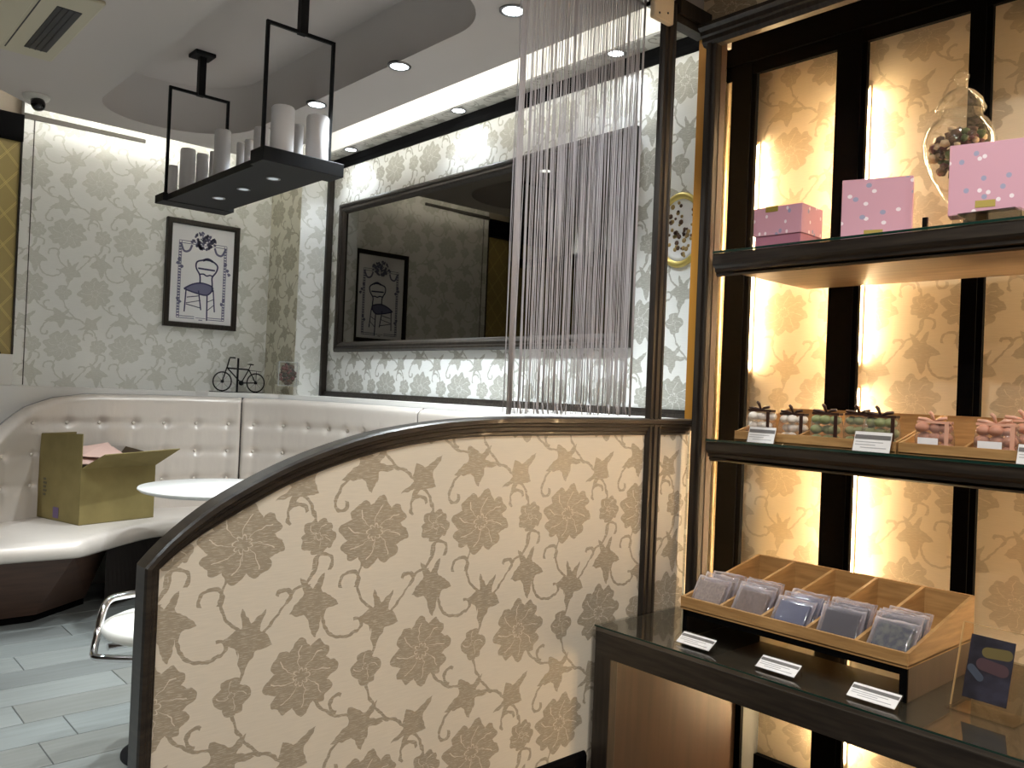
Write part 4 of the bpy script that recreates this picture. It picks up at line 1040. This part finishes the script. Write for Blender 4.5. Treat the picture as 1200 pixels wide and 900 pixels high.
bag(2.745, 1.235, 0, .12, .108, .06, green_m, ribbon_b, 'clear bag of green sweets next to the pink sweets tray', 9, 5)
bag(2.735, 1.062, 0, .11, .098, .06, pinks_m, ribbon_p, 'clear bag of pink sweets with pink ribbon next to the green ones', 9, 6, True)
bag(2.735, .885, 0, .12, .10, .06, pinks_m, ribbon_p, 'clear bag of pink sweets with a wide white label', 9, 7, True)
bag(2.84, .845, .2, .12, .115, .055, pinks_m, ribbon_p, 'clear bag of pink sweets behind the labelled one', 9, 8)
def price_card(x, y, z, wd, ht, tilt, label, ang=0, foot=.0):
    """tilt: lean back from the upright, degrees"""
    t = thing('price_card', label, 'price card', (x, y, z), 0, 'price cards')
    M = Matrix.Translation((x, y, z)) @ Matrix.Rotation(ang, 4, 'Z') @ Matrix.Rotation(radians(tilt), 4, 'Y')
    def part_(name, x0, x1, y0, y1, z0_, z1_, mm, bev=0):
        b = MB().box(x0, x1, y0, y1, z0_, z1_, bev); b.v = [tuple(M @ Vector(v)) for v in b.v]; return b.build(name, mm, t)
    part_('card', -.001, .001, -wd/2, wd/2, foot, foot+ht, card_m)
    part_('cover', -.0035, .0035, -wd/2-.002, wd/2+.002, max(0, foot-.003), foot+ht+.002, acrylic)
    part_('print_band', -.0016, -.001, -wd/2+.002, wd/2-.002, foot+ht*.62, foot+ht*.84, band_m)
    b = MB()
    for q, (l0, l1) in enumerate(((.05, .8), (.05, .6), (.2, .9))): b.box(-.0016, -.001, wd/2-wd*l1, wd/2-wd*l0, foot+ht*(.46-.14*q), foot+ht*(.50-.14*q))
    b.v = [tuple(M @ Vector(v)) for v in b.v]; b.build('print_lines', mat('print_pale', rgb(176, 176, 180), .6), t)
    # rear leg of the clear holder
    c, s = sin(radians(tilt)), cos(radians(tilt)); R_ = Matrix.Translation((x, y, z)) @ Matrix.Rotation(ang, 4, 'Z')
    b = MB(); topx, topz = c*(foot+ht*.96), s*(foot+ht*.96)
    for yy in (-wd/2, wd/2-.003):
        b = MB().prism([(topx-.002, topz), (topx+.001, topz), (topx+.006, 0), (topx+.003, 0)], 'y', yy, yy+.003)
        b.v = [tuple(R_ @ Vector(v)) for v in b.v]; b.build('holder_leg', acrylic, t)
price_card(2.645, 1.62, S2, .105, .058, 18, 'white price card with grey band before the white sweets')
price_card(2.645, 1.222, S2, .12, .066, 18, 'white price card with grey band before the green sweets')
price_card(2.645, .752, S2, .105, .058, 18, 'white price card with grey band before the pink sweets')

# ================================================================== COUNTER
K0 = KZ
big = thing('display_tray', 'raised sloping wooden tray of five compartments on the glossy counter', 'tray', (2.55, 1.32, K0))
tx0, tx1, ty0, ty1 = 2.318, 2.79, .948, 1.695; zf0, zf1, zb1 = .603, .641, .735
MB().box(tx0, tx1, ty0, ty1, zf0-.004, zf0+.004).build('bottom', oak, big)
MB().box(tx0, tx0+.010, ty0, ty1, zf0, zf1, .001).build('front_rail', oak, big); MB().box(tx1-.010, tx1, ty0, ty1, zf0, zb1, .001).build('back_rail', oak, big)
for i in range(6):
    yy = ty0+(ty1-ty0)*i/5; a = yy if i == 0 else (yy-.010 if i == 5 else yy-.005)
    MB().prism([(tx0+.010, zf0), (tx0+.010, zf1-.001), (tx1-.010, zb1-.001), (tx1-.010, zf0)], 'y', a, a+.010).build('side_wall' if i in (0, 5) else 'divider', oak, big)
MB().box(tx0+.004, tx0+.016, ty0+.01, ty1-.01, zf0-.024, zf0-.004).build('base_rail', ebony, big)
MB().box(tx0+.004, tx1-.01, ty1-.024, ty1-.008, K0, zf0-.004).build('base_side', ebony, big)
b = MB(); b.box(tx0+.010, tx1-.005, ty0+.001, ty0+.013, K0, zf0-.004); b.build('base_side', walnut, big)
MB().box(tx0+.003, tx0+.010, ty0+.001, ty0+.022, K0, zf0-.004).build('base_post', ebony, big)
cook = [mat('biscuit_sand', rgb(150, 136, 124), .8, noise=((120, 120, 120), rgb(118, 104, 94), .3, .7)), mat('biscuit_brown', rgb(118, 100, 88), .8, noise=((120, 120, 120), rgb(90, 76, 66), .3, .7)), mat('biscuit_blue', rgb(74, 80, 104), .7), mat('biscuit_black', rgb(52, 50, 56), .7), mat('biscuit_green', rgb(84, 88, 80), .7, noise=((60, 60, 60), rgb(44, 48, 62), .4, .6))]
cn = ['sand coloured', 'brown', 'blue grey', 'near black', 'dark green flecked']
def packet(x, y, z, tilt, wd, ht, cm, label, yaw=0, seed=0):
    t = thing('biscuit_packet', label, 'packet', (x, y, z), 0, 'wrapped biscuits in the counter tray')
    M = Matrix.Translation((x, y, z)) @ Matrix.Rotation(yaw, 4, 'Z') @ Matrix.Rotation(radians(tilt), 4, 'Y')
    b = MB().box(-.006, .006, -wd*.40, wd*.40, .010, ht*.86, .004); b.v = [tuple(M @ Vector(v)) for v in b.v]; b.build('biscuit', cm, t)
    # pillow-shaped clear wrapper with crumpled edges
    N = 9; r_ = random.Random(seed); vs = []; fs = []
    for sgn in (-1, 1):
        for i in range(N):
            for j in range(N):
                u, v = i/(N-1), j/(N-1); e = (1-abs(2*u-1)**4)*(1-abs(2*v-1)**4); h = sgn*(.0012+.0095*e**.4)+r_.uniform(-.0012, .0012)
                vs.append(tuple(M @ Vector((h, (u-.5)*wd+r_.uniform(-.0008, .0008), v*ht+(r_.uniform(-.002, .002) if j == N-1 else 0)))))
    for q in range(2):
        for i in range(N-1):
            for j in range(N-1): o_ = q*N*N; fs.append((o_+i*N+j, o_+(i+1)*N+j, o_+(i+1)*N+j+1, o_+i*N+j+1))
    edge = [i*N for i in range(N)]+[(N-1)*N+j for j in range(1, N)]+[i*N+N-1 for i in range(N-2, -1, -1)]+[j for j in range(N-2, 0, -1)]
    for a, c in zip(edge, edge[1:]+edge[:1]): fs.append((a, c, N*N+c, N*N+a))
    b = MB(); b.add(vs, fs, True); b.build('wrapper', film, t)
where = ['front', 'second', 'third', 'rearmost']
cols = [(4, 3), (3, 4), (2, 3), (1, 4), (0, 5)]
for ci, (ip, cnt) in enumerate(cols):
    yc = ty0+(ty1-ty0)*(ip+.5)/5; r_ = random.Random(ci)
    for k in range(cnt):
        step = .036 if cnt > 3 else .048
        packet(tx0+.032+step*k, yc+r_.uniform(-.006, .006)+(.004*k), zf0+.0045, 28+r_.uniform(-4, 8)+(10 if ci == 4 and k == 0 else 0), .130, .112+r_.uniform(-.004, .004), cook[ci],
               'clear packet of %s biscuit, %s in its tray compartment' % (cn[ci], ['foremost', 'second from the front rail', 'third from the front rail', 'fourth from the front rail', 'fifth from the front rail'][k]), r_.uniform(-.06, .06), ci*10+k)
price_card(2.225, 1.585, K0, .125, .050, 60, 'white price card lying back on the counter near the partition', 0, .014)
price_card(2.222, 1.292, K0, .125, .050, 60, 'white price card lying back on the counter before the middle of the tray', 0, .014)
price_card(2.215, 1.005, K0, .13, .052, 60, 'white price card lying back on the counter before the tray corner post', 0, .014)
# acrylic photo stand
af = thing('photo_stand', 'clear acrylic stand holding a dark photo on the counter beside the tray', 'photo stand', (2.45, .79, K0))
M = Matrix.Translation((2.40, .785, K0)) @ Matrix.Rotation(radians(-4), 4, 'Z') @ Matrix.Rotation(radians(17), 4, 'Y')
def apart(name, x0, x1, y0, y1, z0_, z1_, mm, bev=0, MM=None):
    b = MB().box(x0, x1, y0, y1, z0_, z1_, bev); b.v = [tuple((MM or M) @ Vector(v)) for v in b.v]; return b.build(name, mm, af)
apart('front_sheet', -.004, .004, -.085, .085, .004, .228, acrylic, .001)
edge_m = mat('acrylic_edge', rgb(232, 200, 150), .2)
b = MB(); b.box(-.0042, .0042, .0835, .0852, .004, .228); b.box(-.0042, .0042, -.085, .085, .2265, .2283); b.v = [tuple(M @ Vector(v)) for v in b.v]; b.build('lit_edge', clear('acrylic_edge_glow', (.95, .9, .8, 1), 1.6, .05, .45, rgb(240, 214, 168)), af)
ph = apart('photo', -.0052, -.0044, -.052, .058, .034, .200, mat('photo_dark', rgb(34, 32, 38), .35, noise=((14, 14, 22), rgb(52, 50, 62), .4, .7)))
def pill(name, u0, v0, u1, v1, r, col):
    b = MB(); P0, P1 = Vector((u0, v0)), Vector((u1, v1)); d_ = (P1-P0).normalized(); n = Vector((-d_.y, d_.x)); pts = []
    for k in range(9): a = -pi/2+pi*k/8; pts.append(P1+r*(cos(a)*d_+sin(a)*n))
    for k in range(9): a = pi/2+pi*k/8; pts.append(P0+r*(cos(a)*d_+sin(a)*n))
    vs = [tuple(M @ Vector((-.0056, p.x, p.y))) for p in pts]; b.add(vs, [tuple(range(len(vs)))]); o = b.build(name, mat('photo_'+name, rgb(*col), .4), ph); return o
pill('yellow_bar', .012, .160, -.036, .164, .014, (98, 86, 50)); pill('pink_bar', .02, .128, -.03, .122, .016, (72, 52, 56)); pill('blue_bar', .046, .112, .022, .092, .010, (62, 68, 80))
b = MB(); M2 = Matrix.Translation((2.40, .785, K0)) @ Matrix.Rotation(radians(-4), 4, 'Z')
b.box(-.03, .075, -.085, .085, 0, .004, .001); b.v = [tuple(M2 @ Vector(v)) for v in b.v]; b.build('foot_sheet', acrylic, af)
